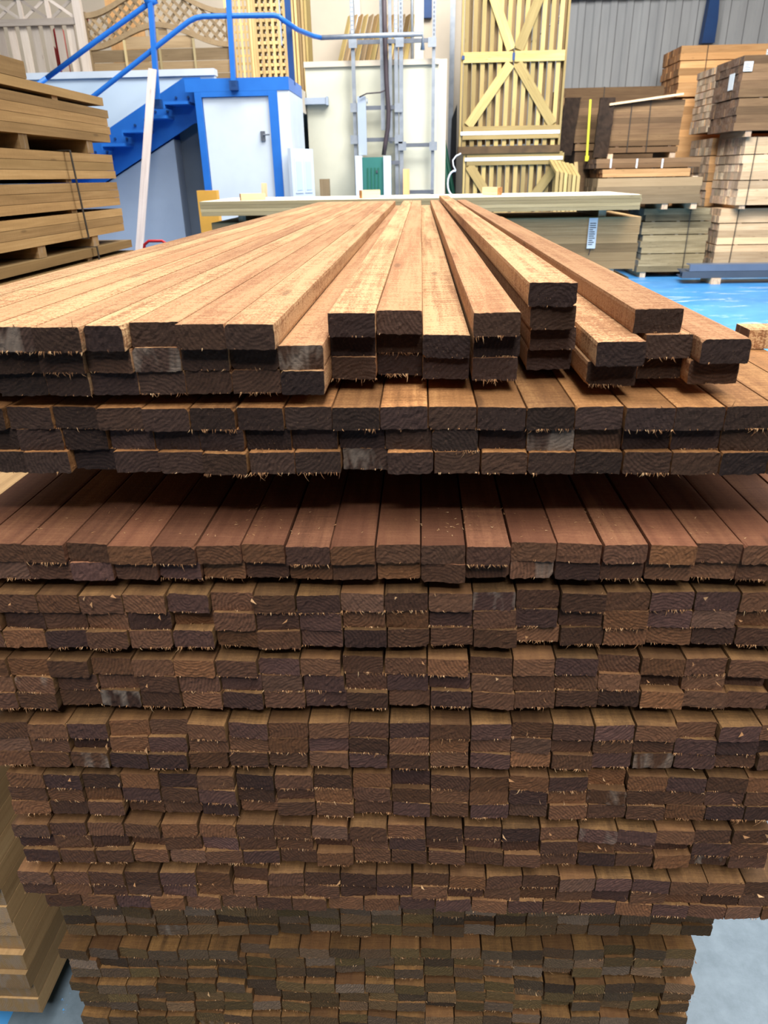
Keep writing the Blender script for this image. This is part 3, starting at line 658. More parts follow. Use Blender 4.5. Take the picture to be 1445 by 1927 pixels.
t, packs['p1'] = rp('timber_pack', 'dark brown pack with two white labels, top of the right hand stack', 1391, 1362, 104, 246, 12.7, 2.6, 9, 'dk_side', 'dk_end', (), (4,), 7, 1.1)
q = packs['p1']; a = atY(1399, 134, 12.66); c = atY(1419, 115, 12.66); card(t, a.x, 12.68, a.z, c.x - a.x, c.z - a.z, lines=4)
b = MB(); b.box(q[0] - .022, q[0] - .018, q[2] + .25, q[2] + .45, q[5] - .42, q[5] - .2); b.build('label', 'paper', t)
t, packs['p2'] = rp('timber_pack', 'bright pack showing pale cream board ends, right of the brown packs', 1350, 1285, 122, 247, 14.0, 2.6, 9, 'orange_side', 'pale_end', (), (2, 4, 6), 8, 1.15)
t, packs['p0'] = rp('timber_pack', 'orange tan pack highest at the back, against the grey cladding', 1278, 1244, 86, 182, 15.7, 3.6, 7, 'orange_side', 'orange_end', (.13, .5), (5,), 7, 1.1)
a = atY(1441, 108, 15.66); c = atY(1450, 92, 15.66); card(t, a.x, 15.68, a.z, .16, c.z - a.z, lines=2)
t, packs['p0b'] = rp('timber_pack', 'orange tan pack under the highest one, mostly hidden by other packs', 1276, 1242, 186, 300, 15.7, 3.6, 8, 'orange_side', 'orange_end', (), (), 7, 1.1)
t, packs['b1'] = rp('timber_pack', 'brown pack with a pale board slanting over its top edge', 1146, 1140, 190, 288, 13.2, 1, 9, 'dk_side', 'dk_end', (.28, .55), (1,), 6, 1.0, x_right=1281)
q = packs['b1']
a = atY(1146, 197, 13.15); c = atY(1285, 177, 13.15)
b = MB(); b.bar(a, c, .09, .03, 0, (0, 0, 1)); o = tag(b.build('slanting_board', ['pale_side']), 'long pale board lying aslant on the brown pack', 'board')
t, packs['bm'] = rp('timber_pack', 'narrow olive brown pack between two hanging dark wraps', 1083, 1080, 190, 284, 13.6, 1, 7, 'dk_side', 'dk_end', (), (1,), 5, .9, x_right=1128)
q = packs['bm']
for xa, xb, ya, yb_ in ((1064, 1086, 184, 292), (1130, 1149, 184, 296)):
    YW = 13.52 if xa < 1100 else 13.13
    a, c = atY(xa, ya, YW), atY(xb, yb_, YW); b = MB(); n = 14; m_ = 6; vs = []; 
    for i in range(n + 1):
        for k in range(m_ + 1):
            f = i / n; sl = -.08 * f if xa < 1100 else -.03 * f
            vs.append((a.x + sl + (c.x - a.x - .02) * k / m_ + R.gauss(0, .004), YW + R.gauss(0, .005) - .012 * math.sin(k * 1.1 + i * .3), a.z + (c.z - a.z) * f))
    nb = len(vs); vs += [(v[0], v[1] + .06, v[2]) for v in vs]
    W_ = m_ + 1
    fs = [[i * W_ + k, (i + 1) * W_ + k, (i + 1) * W_ + k + 1, i * W_ + k + 1] for i in range(n) for k in range(m_)]
    fs += [[nb + j for j in f[::-1]] for f in fs]
    rim = [k for k in range(W_)] + [i * W_ + m_ for i in range(1, n + 1)] + [n * W_ + k for k in range(m_ - 1, -1, -1)] + [i * W_ for i in range(n - 1, 0, -1)]
    fs += [[rim[j], rim[(j + 1) % len(rim)], nb + rim[(j + 1) % len(rim)], nb + rim[j]] for j in range(len(rim))]
    b.add(vs, fs, 0, [(0, 0, 0)] * len(vs), (.5, .5, .5, 1))
    tag(b.build('pack_wrap', 'sack'), f'dark ragged wrap hanging on the {"left" if xa < 1100 else "right"} side of the narrow olive pack', 'wrap', 'dark wraps')
a, c = atY(1111, 187, 13.3), atY(1104, 297, 13.3)
b = MB(); b.bar(a, c, .035, .006, 0, (0, 1, 0)); b.box(c.x - .03, c.x + .03, 13.28, 13.33, c.z - .05, c.z + .03); tag(b.build('yellow_strap', ['yellow']), 'thin yellow strap hanging down the narrow olive pack', 'strap')
t, packs['b0'] = rp('timber_pack', 'dark brown pack behind, its top edge under the cladding', 1056, 1050, 166, 300, 15.6, 1, 9, 'dk_side', 'dk_end', (.4,), (), 6, 1.0, x_right=1240)
t, packs['bs'] = rp('timber_pack', 'narrow dark pack edge showing right beside the tall gate', 1046, 1040, 168, 292, 14.6, 1, 8, 'dk_side', 'dk_end', (), (), 4, .8, x_right=1062)
# gap packs right of the middle
t, packs['b2c'] = rp('timber_pack', 'olive pack of three thick layers behind the right end of the decking', 1122, 1116, 336, 385, 12.5, 1, 3, 'fence', 'fence', (), (), 6, 1.0, x_right=1318)
t, packs['b2b'] = rp('board_stack', 'two reddish boards sandwiched in the middle of the brown pile', 1132, 1130, 319, 334, 12.5, 1, 2, 'orange_side', 'orange_end', (), (), 5, .9, x_right=1297)
t, packs['b2a'] = rp('timber_pack', 'grey brown pack with metal clips above the reddish boards', 1124, 1120, 299, 317, 12.6, 1, 2, 'dk_side', 'dk_end', (), (), 6, 1.0, x_right=1318)
q = packs['b2a']
for px in (1150, 1199, 1247):
    a = atY(px, 300, 12.58); b = MB(); b.box(a.x - .012, a.x + .012, 12.57, 12.582, a.z - .12, a.z + .01); b.build('clip', 'whitestrap', t)
def blk(xa, xb, ya, yb, Y, dep, lab, mat_='pale_side', name='bearer'):
    a, c = atY(xa, yb, Y), atY(xb, ya, Y); b = MB(); b.box(a.x, c.x, Y, Y + dep, a.z, c.z, 0, 1, 'y')
    return tag(b.build(name, [mat_, 'pale_end' if mat_ != 'fence' else 'fence']), lab, 'bearer')
def under(key, ref, ya_pack, lab, xs, mat_='pale_side', hh=None):
    """bearers filling the gap between two stacked packs"""
    q = packs[key]; top = q[4]; bot = packs[ref][5] if ref else 0
    for i, fx in enumerate(xs):
        if top - bot < .01: continue
        b = MB(); b.box(q[0] + fx, q[0] + fx + .09, q[2] + .02, q[3] - .03, bot + .0005, top - .0005, 0, 1, 'y')
        tag(b.build('bearer', [mat_, 'pale_end']), lab, 'bearer', lab)
under('p4', 'p5', 0, 'bearers between the two pale packs at the right', (.08, 1.3))
under('p1', 'p4', 0, 'bearers between the dark labelled pack and the pale strapped pack', (.2, 1.4))
under('p5', None, 0, 'floor bearers under the pale lowest pack', (.15, 1.4))
under('grey', None, 0, 'floor bearers under the grey green pack', (.05, .9))
under('b2c', 'grey', 0, 'bearers under the olive three layer pack', (.45, 1.05, 1.5))
under('b2b', 'b2c', 0, 'thin bearers under the reddish boards', (.1, 1.4))
under('b2a', 'b2b', 0, 'thin bearers over the reddish boards', (.2, 1.4))
under('b1', 'b2a', 0, 'bearers under the brown pack with the slanting board', (.02, 1.02))
# packs that carry the farther ones (their faces are mostly hidden)
def plinth(key, lab, side='dk_side', end='dk_end', z1=None):
    q = packs[key]; top = q[4] - .002; n = max(1, round(top / .75)); h = top / n
    for i in range(n):
        pack('timber_pack', lab + (', lowest' if i == 0 else ', %s above it' % ORD[i]), q[0] + .03, q[1] - .02, q[2] + .03, q[3], i * h + .001, (i + 1) * h - .001, 4, 3, side, end, 'x', (), (), .005, group=lab)
plinth('p3', 'carrying pack under the tan pack with sooty ends', 'orange_side', 'pale_end')
plinth('bm', 'carrying pack under the narrow olive pack')
plinth('b0', 'carrying pack under the dark brown rear pack')
plinth('bs', 'carrying pack under the narrow dark pack beside the gate')
plinth('p0b', 'carrying pack under the rear orange packs', 'orange_side', 'orange_end')

# dark grey steel sections lying on blocks on the blue floor
a = atZ(1283, 524, .09); YS = a.y
for i, (dy, dz) in enumerate(((0, 0), (.23, 0), (.0, .105))):
    b = MB(); x0 = a.x + .05 * i; y0 = YS + dy; z0 = .09 + dz
    b.prism([(x0, y0, z0), (x0, y0 + .2, z0), (x0, y0 + .2, z0 + .015), (x0, y0 + .03, z0 + .015), (x0, y0 + .03, z0 + .085), (x0, y0 + .2, z0 + .085), (x0, y0 + .2, z0 + .1), (x0, y0, z0 + .1)], (3.2, 0, 0))
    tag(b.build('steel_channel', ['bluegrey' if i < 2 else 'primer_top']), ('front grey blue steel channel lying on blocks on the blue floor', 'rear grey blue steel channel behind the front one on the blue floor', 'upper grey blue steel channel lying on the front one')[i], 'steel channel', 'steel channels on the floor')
for x_ in (.45, 2.4):
    b = MB(); b.box(a.x + x_, a.x + x_ + .14, YS - .03, YS + .45, 0, .0895, 0, 1, 'y')
    tag(b.build('timber_block', ['pale_side', 'pale_end']), 'pale block under the %s part of the steel channels' % ('left' if x_ < 1 else 'right'), 'block')

# ------------------------------------------------------------------ gates
def gate(label, xl, xr, yb, Y, zt, mid_px, band_px, group=None, low=False):
    """slatted gate pair: vertical slats, centre ledge, cross braces, bottom ledge and white band"""
    pl, pr_ = atY(xl, yb, Y), atY(xr, yb, Y); z0 = pl.z; x0, x1 = pl.x, pr_.x; cx = (x0 + x1) / 2
    t = thing('slatted_gate', (cx, Y, z0), label, 'gate', group)
    n = 12; W = x1 - x0
    for i in range(n):
        xx = x0 + W * (i + .1) / n; b = MB(); b.box(xx, xx + W / n * .5, Y, Y + .02, z0, zt, 0, 0, 'z'); b.build('slat', ['gate'], t)
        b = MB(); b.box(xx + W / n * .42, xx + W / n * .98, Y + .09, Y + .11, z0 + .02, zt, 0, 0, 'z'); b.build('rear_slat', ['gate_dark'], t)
    def ledge(z, h, a, c, nm='ledge', mt='gate', yy=-.03):
        b = MB(); b.box(a, c, Y + yy, Y + yy + .029, z, z + h, 0, 0, 'x'); return b.build(nm, [mt], t)
    def br(a, c):
        b = MB(); b.bar((a[0], Y - .016, a[1]), (c[0], Y - .016, c[1]), .13, .026, 0, (0, 1, 0)); b.build('brace', ['gate'], t)
    for z, h in mid_px:
        ledge(z, h, x0, cx - .015); ledge(z, h, cx + .015, x1)
    for z in band_px: ledge(z - .06, .17, x0 + .02, x1); ledge(z, .045, x0 - .01, x1 + .01, 'band', 'whitestrap', -.035)
    b = MB(); b.box(x0 - .03, x0, Y - .01, Y + .1, z0, zt); b.build('side_stile', ['gate'], t)
    b = MB(); b.box(x1, x1 + .03, Y - .01, Y + .1, z0, zt); b.build('side_stile', ['gate'], t)
    return t, x0, x1, cx, z0, br, ledge
YG = 12.0
zc = atY(955, 117, YG).z; zt = atY(955, 97, YG).z; zb = atY(955, 253, YG).z
t, x0, x1, cx, z0, br, ledge = gate('tall slatted timber gate with crossing diagonal braces, upright above a shorter one', 867, 1049, 276, YG, atY(955, -60, YG).z, [(zc, zt - zc)], [zb])
br((cx - .04, zt + .02), (x0 + .08, zt + 1.35)); br((cx + .06, zt + .02), (x1 - .1, zt + 1.35))
br((cx - .04, zc - .02), (x0 + .1, zb + .12)); br((cx + .06, zc - .02), (x1 - .1, zb + .12))
b = MB(); b.box(cx - .02, cx + .015, YG - .04, YG - .031, zc + .02, zt - .02); b.box(x0 - .02, x0 + .02, YG - .04, YG - .031, zc + .04, zt - .04); b.build('hinge_plate', 'bluedark', t)
zr = atY(955, 289, YG).z
zb2 = atY(955, 302, YG).z
b = MB(); b.box(x0 - .04, x1 + .03, YG - .05, YG + .16, zr + .003, z0 - .002, 0, 0, 'x'); tag(b.build('cross_timber', ['darktimber']), 'dark rough timber lying between the tall gate and the shorter gate', 'timber')
pf = atY(955, 289, YG)
t, xx0, xx1, cx2, zz0, br, ledge = gate('shorter slatted gate below the dark timber, half hidden by the decking', 872, 1047, 420, YG, zr, [], [zb2])
br((xx0 + .06, zb2 - .06), (xx0 + .6, zb2 - .8)); br((xx1 - .06, zb2 - .06), (xx1 - .6, zb2 - .8))
b = MB(); b.box(xx0 - .04, xx1 + .04, YG - .06, YG + .2, 0, zz0 - .004, 0, 0, 'x'); tag(b.build('gate_plinth', ['darktimber']), 'timber plinth hidden behind the decking under the gates', 'plinth')
# bundle of upright sawn pickets right of the gates
for i in range(6):
    a = atY(1046 + i * 8.0, 330, 11.6); b = MB(); xx = a.x; w_ = .046; zt_ = a.z + .05 - i * .012
    b.box(xx, xx + w_, 11.6, 11.66, .201, zt_, 0, 1, 'z')
    b.prism([(xx, 11.6, zt_), (xx + w_, 11.6, zt_), (xx + w_ - .06, 11.95, zt_ + .17), (xx - .06, 11.95, zt_ + .17)], (0, .02, -.04), 1)
    tag(b.build('picket', ['gate', 'gate']), '%s pale picket from the left in the upright bundle beside the gates' % ORD[i + 1], 'picket', 'upright pickets beside the gates')
b = MB(); a = atY(1086, 305, 11.8); c = atY(1095, 350, 11.6); b.bar((c.x + .09, 11.55, .2), (a.x, 11.9, a.z), .05, .03, 0, (0, 1, 0)); tag(b.build('picket', ['trellis']), 'thin picket leaning tallest at the right of the upright bundle', 'picket')
b = MB(); a = atY(1045, 400, 11.6); b.box(a.x - .02, a.x + .6, 11.45, 11.92, 0, .2, 0, 1, 'x'); tag(b.build('bearer', ['darktimber', 'dk_end']), 'low dark bearer under the upright pickets', 'bearer')
# hooks and dark poles left of the gates
a = atY(1056, 20, 12.3); b = MB(); b.tube([(a.x + .1 * math.cos(t_), 12.3, a.z + .14 * math.sin(t_)) for t_ in [math.radians(-140 + 18 * k) for k in range(11)]], .018, 0, 8); b.tube([(a.x + .1, 12.3, a.z + .02), (a.x + .06, 17.6, a.z + .2)], .012)
tag(b.build('white_hook', 'whitestrap', smooth=True), 'white curved hook on the cladding right of the tall gate', 'hook')
a = atY(851, 345, 11.9); b = MB(); b.tube([(a.x + .03 + .1 * math.cos(t_), 11.9, a.z + .17 * math.sin(t_)) for t_ in [math.radians(80 + 20 * k) for k in range(11)]], .014, 0, 8); b.tube([(a.x + .05, 11.9, a.z + .17), (a.x + .01, 11.91, a.z + .24), (a.x + .0, 11.92, a.z + .31), (a.x + .05, 11.94, a.z + .37), (a.x + .12, 11.95, a.z + .4)], .01)
tag(b.build('white_rope', 'whitestrap', smooth=True), 'white rope loop tied at the left side of the shorter gate', 'rope')
for (xa, ya, xb, yb_, lb) in ((824, 205, 850, 350, 'green pole leaning left of the gates'), (830, 250, 842, 350, 'short green pole leaning beside the longer one')):
    YG_ = 12.75 if ya < 230 else 12.5; a, c = atY(xa, ya, YG_ + .05), atY(xb, yb_, YG_ - .02); d = (c - a); k = c.z / -d.z; e = c + d * k * .97
    b = MB(); b.tube([a, e], .035, 0, 10); tag(b.build('green_pole', 'greenpole', smooth=True), lb, 'pole')
a, c = atY(846, 210, 13.2), atY(862, 210, 13.2)
b = MB(); b.prism([(a.x, 13.2, 0), (c.x, 13.2, 0), (c.x - .02, 13.2, a.z + .1), (a.x + .04, 13.2, a.z - .1)], (0, .12, 0)); tag(b.build('dark_board', 'black'), 'dark board standing in shadow left of the gates', 'board')
a, c = atY(843, 10, 13.5), atY(857, 10, 13.5)
b = MB(); b.box(a.x, c.x, 13.5, 13.6, 0, 6); b.build('x', 'steel'); o = COL.objects[-1]; o.name = 'trim_1'; o['kind'] = 'structure'
# blue roof column bracket on the cladding
a, c = atY(1314, 82, 17.3), atY(1345, -40, 17.3)
b = MB(); b.prism([(a.x + .05, 17.25, a.z), (a.x + .3, 17.25, a.z), (a.x + .3, 17.25, a.z + .4), (c.x + .1, 17.25, c.z), (a.x + .1, 17.25, c.z)], (0, .2, 0))
struct(b.build('trim_2', 'bluedark'))
b = MB(); b.box(.7, 13, 17.3, 17.5, atY(1100, -8, 17.3).z, atY(1100, -30, 17.3).z); struct(b.build('trim_3', 'bluedark'))

# ------------------------------------------------------------------ mezzanine, cream wall, office, stair
MZ = 2.60
a, c = atY(553, 118, 10.4), atY(823, 110, 10.4)
WZ = (a.z + c.z) / 2
b = MB(); b.box(-1.46, c.x, 10.4, 10.55, 0, WZ - .06); struct(b.build('wall_middle', 'cream'))
b = MB(); b.box(-1.47, c.x + .02, 10.37, 10.58, WZ - .06, WZ); struct(b.build('trim_4', 'cream2'))
b = MB(); b.box(c.x, c.x + .12, 10.42, 12.3, 0, WZ); struct(b.build('wall_side', 'cream2'))
b = MB(); b.box(-7.5, c.x, 10.56, 12.99, MZ - .25, MZ); struct(b.build('floor_mezzanine', 'cream2'))
# white office wall left with cap
a = atY(402, 129, 9.95); ZW = a.z
b = MB(); b.box(-7.5, a.x, 9.95, 10.05, 0, ZW - .07); struct(b.build('wall_office', 'whitewall'))
b = MB(); b.box(-7.5, a.x + .01, 9.92, 10.08, ZW - .07, ZW); struct(b.build('trim_5', 'white'))
b = MB(); b.box(a.x, -1.47, 10.0, 10.05, 0, MZ - .02); struct(b.build('wall_landing', 'white'))
b = MB(); b.box(-7.5, -1.47, 10.06, 10.56, MZ - .25, MZ); struct(b.build('floor_gallery', 'cream2'))

YD = 9.0
# blue landing and stair: one steel structure
st = thing('blue_steel_stair', (-2.5, YD, 0), 'blue steel staircase with landing and tube handrails, in front of the white office', 'staircase')
LT, LB = 2.605, 2.49                                  # top and underside of the landing
b = MB(); b.box(-2.60, -1.45, YD, YD + .012, LB - .0, LT + .01); b.box(-1.462, -1.45, YD + .012, YD + .95, LB - .0, LT + .01); b.box(-2.60, -1.462, YD + .012, YD + .95, LT - .03, LT)
b.build('landing', 'blue', st)
# stringer on the far side of the flight, sloping down to the left
a0, a1 = atY(345, 146, YD + .3), atY(207, 240, YD + .3); sl = (a0.z - a1.z) / (a0.x - a1.x)
b0 = atY(366, 232, YD + .3)
xb = -5.6
b = MB(); b.prism([(a0.x, YD + .3, a0.z), (-2.5, YD + .3, a0.z), (-2.5, YD + .3, b0.z), (b0.x, YD + .3, b0.z), (xb, YD + .3, b0.z + sl * (xb - b0.x)), (xb, YD + .3, a0.z + sl * (xb - a0.x))], (0, .012, 0))
b.build('stringer', 'blue', st)
b = MB(); b.prism([(a0.x, YD + .92, a0.z), (-2.5, YD + .92, a0.z), (-2.5, YD + .92, b0.z), (b0.x, YD + .92, b0.z), (xb, YD + .92, b0.z + sl * (xb - b0.x)), (xb, YD + .92, a0.z + sl * (xb - a0.x))], (0, .012, 0))
b.build('rear_stringer', 'blue', st)
stp = [(1010, 575, 900, 655), (860, 690, 830, 720), (770, 770, 680, 815), (725, 825, 610, 880)]
x_, z_ = b0.x + .0, None
for k in range(12):
    xx = -2.74 - .26 * k; zz = LT - .18 * (k + 1) + 0
    zz = a0.z + sl * (xx - a0.x) - .26
    b = MB(); b.box(xx - .12, xx + .15, YD + .0, YD + .915, zz, zz + .03); b.box(xx - .12, xx - .108, YD, YD + .3, zz - .035, zz)
    b.build('tread', 'blue', st)
    for dx in (-.06, .08):
        b = MB(); b.tube([(xx + dx, YD + .3, zz + .09), (xx + dx, YD + .28, zz + .09)], .014, 0, 8); b.build('bolt', 'bluedark', st)
def P(x, y, Y=YD - .02): return atY(x, y, Y)
rr = .026
def railpts(l): return [P(*q) for q in l]
b = MB(); b.tube(railpts([(88, 147), (180, 78), (278, 8), (287, 0), (320, -24), (430, -34), (530, -34)]), rr); b.build('handrail', 'blue', st, smooth=True)
e = P(88, 147); e2 = P(282, 5); d = (e - e2).normalized()
b = MB(); b.tube([e, e + d * 1.6], rr); b.build('handrail', 'blue', st, smooth=True)
e = P(180, 178); e2 = P(360, 38); d = (e - e2).normalized()
b = MB(); b.tube([e + d * 1.9, e, P(345, 48), P(356, 40), P(368, 34), P(382, 31), P(430, 30), P(515, 29), P(524, 31), P(533, 38), atY(560, 56, YD + .45), atY(590, 68, YD + .85), atY(604, 71, YD + .95)], rr); b.build('mid_rail', 'blue', st, smooth=True)
for xa, ya, xb_, yb_, dk in ((283, -2, 297, 195, 0), (428, -40, 440, 160, 0)):
    p0, p1 = P(xa, ya, YD - .03), P(xb_, yb_, YD - .03)
    b = MB(); b.bar((p1.x, YD - .035, p1.z - .02), (p0.x, YD - .035, p0.z), .05, .05, 0, (0, 1, 0)); b.build('post', 'blue', st)
    b = MB(); b.box(p1.x - .045, p1.x + .045, YD - .06, YD + .0, p1.z - .05, p1.z + .04); b.build('post_foot', 'bluedark', st)
p0 = P(283, 2); b = MB(); b.tube([p0 + Vector((-.05, 0, -.02)), p0 + Vector((.06, 0, .02))], .045, 0, 12); b.build('rail_joint', 'blue', st, smooth=True)
p0, p1 = atY(528, -40, YD + .4), atY(549, 150, YD + .4)
b = MB(); b.box(p1.x - .03, p1.x + .03, YD + .4, YD + .46, p1.z - .05, p0.z); b.build('post', 'bluedark', st)
b = MB(); g = [atY(604, 71, YD + .95), atY(700, 67, YD + 1.0), atY(795, 64, YD + 1.05)]; b.tube(g + [g[-1] + Vector((0, 0, -.16))], rr * 1.05, 0, 10)
tag(b.build('grey_handrail', 'steel', smooth=True), 'grey galvanised handrail running right from the blue stair rail', 'handrail')
# white guard strip behind the landing post
p0, p1 = atY(521, -40, YD + .5), atY(533, 85, YD + .5)
b = MB(); b.box(p0.x, p1.x - .01, YD + .5, YD + .52, p1.z, p0.z); tag(b.build('white_plate', 'white'), 'narrow white plate standing behind the dark blue landing post', 'plate')
# enclosure under the landing: frame, door
x0, x1 = -2.505, -1.585
fr = thing('store_door_frame', ((x0 + x1) / 2, YD, 0), 'blue steel door frame under the landing holding a grubby white door', 'door frame')
b = MB(); b.box(x0, x0 + .075, YD + .0, YD + .08, 0, LB - .001); b.build('jamb', 'blue', fr)
b = MB(); b.box(x1 - .10, x1, YD + .0, YD + .08, 0, LB - .001); b.build('jamb', 'blue', fr)
b = MB(); b.box(x0 + .075, x1 - .1, YD + .0, YD + .08, LB - .05, LB - .001); b.build('head', 'blue', fr)
b = MB(); b.box(x0 + .08, x1 - .105, YD + .03, YD + .07, .02, LB - .055); dr = b.build('door', 'white', fr)
a = atY(495, 256, YD); b = MB(); b.box(a.x - .03, a.x + .02, YD + .012, YD + .029, a.z - .05, a.z + .05); b.tube([(a.x + .01, YD + .012, a.z + .01), (a.x + .01, YD - .03, a.z + .01), (a.x + .08, YD - .03, a.z + .012)], .008); b.build('latch', 'steeldark', dr)
b = MB(); b.box(x1, x1 + .13, YD + .01, YD + .04, 0, LB - .002); b.box(x1 + .1, x1 + .13, YD + .04, 9.99, 0, LB - .002); struct(b.build('wall_store_side', 'white'))
# white panelled door leaning at its side
a, c = atY(533, 282, YD - .12) + Vector((.08, 0, 0)), atY(577, 278, YD + .3) + Vector((.07, 0, 0))
t = thing('panel_door', (a.x + .2, YD - .1, 0), 'white six panel door standing against the store beside the cream wall', 'door')
v = Vector((c.x - a.x, c.y - a.y, 0)); L = v.length; v.normalize(); nn = Vector((v.y, -v.x, 0))
def dpan(u0, u1, z0, z1, o0, o1, nm, mt='white'):
    b = MB(); pts = [Vector((a.x, a.y, 0)) + v * u + nn * o0 for u in (u0, u1)]
    b.prism([pts[0] + Vector((0, 0, z0)), pts[1] + Vector((0, 0, z0)), pts[1] + Vector((0, 0, z1)), pts[0] + Vector((0, 0, z1))], nn * (o1 - o0)); return b.build(nm, mt, t)
dz = (a.z + c.z) / 2
dpan(0, L, 0, dz, -.04, 0, 'leaf')
for r_ in range(4):
    z1_ = dz - .1 - r_ * .42
    for u0 in (.12, .54): 
        dpan(L * u0, L * (u0 + .34), z1_ - .36, z1_, 0, .008, 'moulding', 'shadepanel' if False else 'white'); dpan(L * (u0 + .05), L * (u0 + .29), z1_ - .33, z1_ - .03, .008, .012, 'panel', 'whitewall')
# under-stair cladding panels
c0 = atY(327, 263, 9.35).x
b = MB(); xx = -5.4
zl = lambda x_: b0.z + sl * (x_ - b0.x) - .012
b.prism([(xx, 9.345, 0), (c0, 9.345, 0), (c0, 9.345, zl(c0)), (xx, 9.345, max(.02, zl(xx)))], (0, .5, 0)); struct(b.build('wall_understair', 'greypanel'))
b = MB(); b.box(c0 + .002, x0 - .002, 9.6, 9.65, 0, LB - .2); struct(b.build('wall_understair_recess', 'shadepanel'))
# leaning weathered board against the stair
a, c = atY(287, 130, 8.85), atY(262, 480, 8.5); d = c - a; e = a + d * ((a.z - .0) / -d.z)
b = MB(); b.bar(a, (e.x, e.y, .012), .085, .022, 0, (0, 1, 0)); tag(b.build('leaning_board', ['leanwood']), 'long weathered board leaning upright against the blue stair', 'board')

# ------------------------------------------------------------------ fence panels on the mezzanine
# picket panel with crossed top, left
YP = 10.75
def Q(x, y, Y=YP): return atY(x, y, Y)
xr_, zb_ = Q(172, 133).x, MZ
t = thing('picket_fence_panel', (Q(80, 100).x, YP, MZ), 'grey weathered picket fence panel with crossed lattice top, far left upstairs', 'fence panel')
zr0, zr1 = Q(80, 48).z, Q(80, 35).z; zt_ = Q(80, -2).z
xl_ = -6.3
def part(nm, mt, *a, **k): b = MB(); b.box(*a, **k); return b.build(nm, [mt], t)
part('rail', 'fence_grey', xl_, xr_ - .1, YP - .02, YP + .03, zr0, zr1); part('rail', 'fence_grey', xl_, xr_ - .1, YP - .02, YP + .03, zt_, zt_ + .09); part('rail', 'fence_grey', xl_, xr_ - .1, YP - .02, YP + .03, MZ + .001, MZ + .10)
part('stile', 'fence_grey', xr_ - .1, xr_, YP - .03, YP + .04, MZ + .001, zt_ + .15)
k = 0; x_ = xr_ - .25
while x_ > xl_:
    part('picket', 'fence_grey', x_, x_ + .095, YP + .03, YP + .05, MZ + .1, zr0 + .02); x_ -= .155
step = (zt_ - zr1); x_ = xr_ - .1
while x_ - step * 1.6 > xl_:
    for s_ in (0, 1):
        b = MB(); za, zb3 = (zr1, zt_) if s_ else (zt_, zr1)
        b.bar((x_ - step * 1.5, YP + .01 * s_, za), (x_, YP + .01 * s_, zb3), .035, .009, 0, (0, 1, 0)); b.build('lattice_bar', ['fence_grey'], t)
    part('muntin', 'fence_grey', x_ - step * 1.5 - .05, x_ - step * 1.5, YP - .012, YP + .025, zr1, zt_); x_ -= step * 1.5 + .05
# arched lattice top panel
YA = 10.85
def Q2(x, y): return atY(x, y, YA)
X0, X1 = Q2(173, 100).x, Q2(432, 100).x; XM = (X0 + X1) / 2; HW = (X1 - X0) / 2
zlow, zmid, ztop = Q2(300, 87).z, Q2(300, 47).z, Q2(300, -22).z; zside = Q2(300, 26).z
t = thing('lattice_fence_panel', (XM, YA, MZ), 'brown fence panel with bowed lattice top above horizontal slats, behind the stair rails', 'fence panel')
def arch(x, lo, hi): u = (x - XM) / HW; return lo + (hi - lo) * (.5 + .5 * math.cos(math.pi * u))
part('stile', 'fence', X0 - .06, X0, YA - .03, YA + .04, MZ + .001, zside + .04); part('stile', 'fence', X1, X1 + .06, YA - .03, YA + .04, MZ + .001, zside + .04)
for lo, hi, nm in ((zlow, zmid, 'bowed_rail'), (zside, ztop, 'top_rail')):
    b = MB(); n = 24
    xs = [X0 + (X1 - X0) * i / n for i in range(n + 1)]
    up = [(x_, YA - .03, arch(x_, lo, hi) + .03) for x_ in xs]; dn = [(x_, YA - .03, arch(x_, lo, hi) - .03) for x_ in xs][::-1]
    for i in range(n): b.prism([(xs[i], YA - .03, arch(xs[i], lo, hi) - .03), (xs[i + 1], YA - .03, arch(xs[i + 1], lo, hi) - .03), (xs[i + 1], YA - .03, arch(xs[i + 1], lo, hi) + .03), (xs[i], YA - .03, arch(xs[i], lo, hi) + .03)], (0, .06, 0))
    b.build(nm, ['fence'], t)
# horizontal slats clipped by the bowed rail
z_ = MZ + .002; k = 0
while z_ < zmid - .03:
    zz = z_ + .135
    if zz > zlow:
        u = math.acos(max(-1, min(1, 2 * (min(zz, zmid - .01) - zlow) / (zmid - zlow) - 1))) / math.pi; hw = HW * u
    else: hw = HW
    b = MB(); b.box(XM - hw + .003, XM + hw - .003, YA - .005, YA + .012, z_, min(zz, zmid - .04), 0, 0, 'x', mat=Matrix.Rotation(.12, 3, 'X')); b.build('slat', ['fence'], t); z_ += .142; k += 1
for f in (.25, .5, .75):
    x_ = X0 + (X1 - X0) * f; part('batten', 'deck_side', x_ - .014, x_ + .014, YA - .028, YA - .008, MZ + .002, arch(x_, zlow, zmid) - .04)
# diagonal lattice between the rails
for s_ in (1, -1):
    b = MB(); c_ = -3.0
    while c_ < 3.0:
        run = None; pts = []
        for i in range(61):
            x_ = X0 + (X1 - X0) * i / 60; z = MZ + .7 + s_ * (x_ - XM) + c_
            ins = arch(x_, zlow, zmid) < z < arch(x_, zside, ztop)
            if ins: pts.append((x_, z))
            if (not ins or i == 60) and len(pts) > 1:
                b.bar((pts[0][0], YA + s_ * .006, pts[0][1]), (pts[-1][0], YA + s_ * .006, pts[-1][1]), .032, .01, 0, (0, 1, 0)); pts = []
            elif not ins: pts = []
        c_ += .125
    b.build('lattice', ['fence'], t)
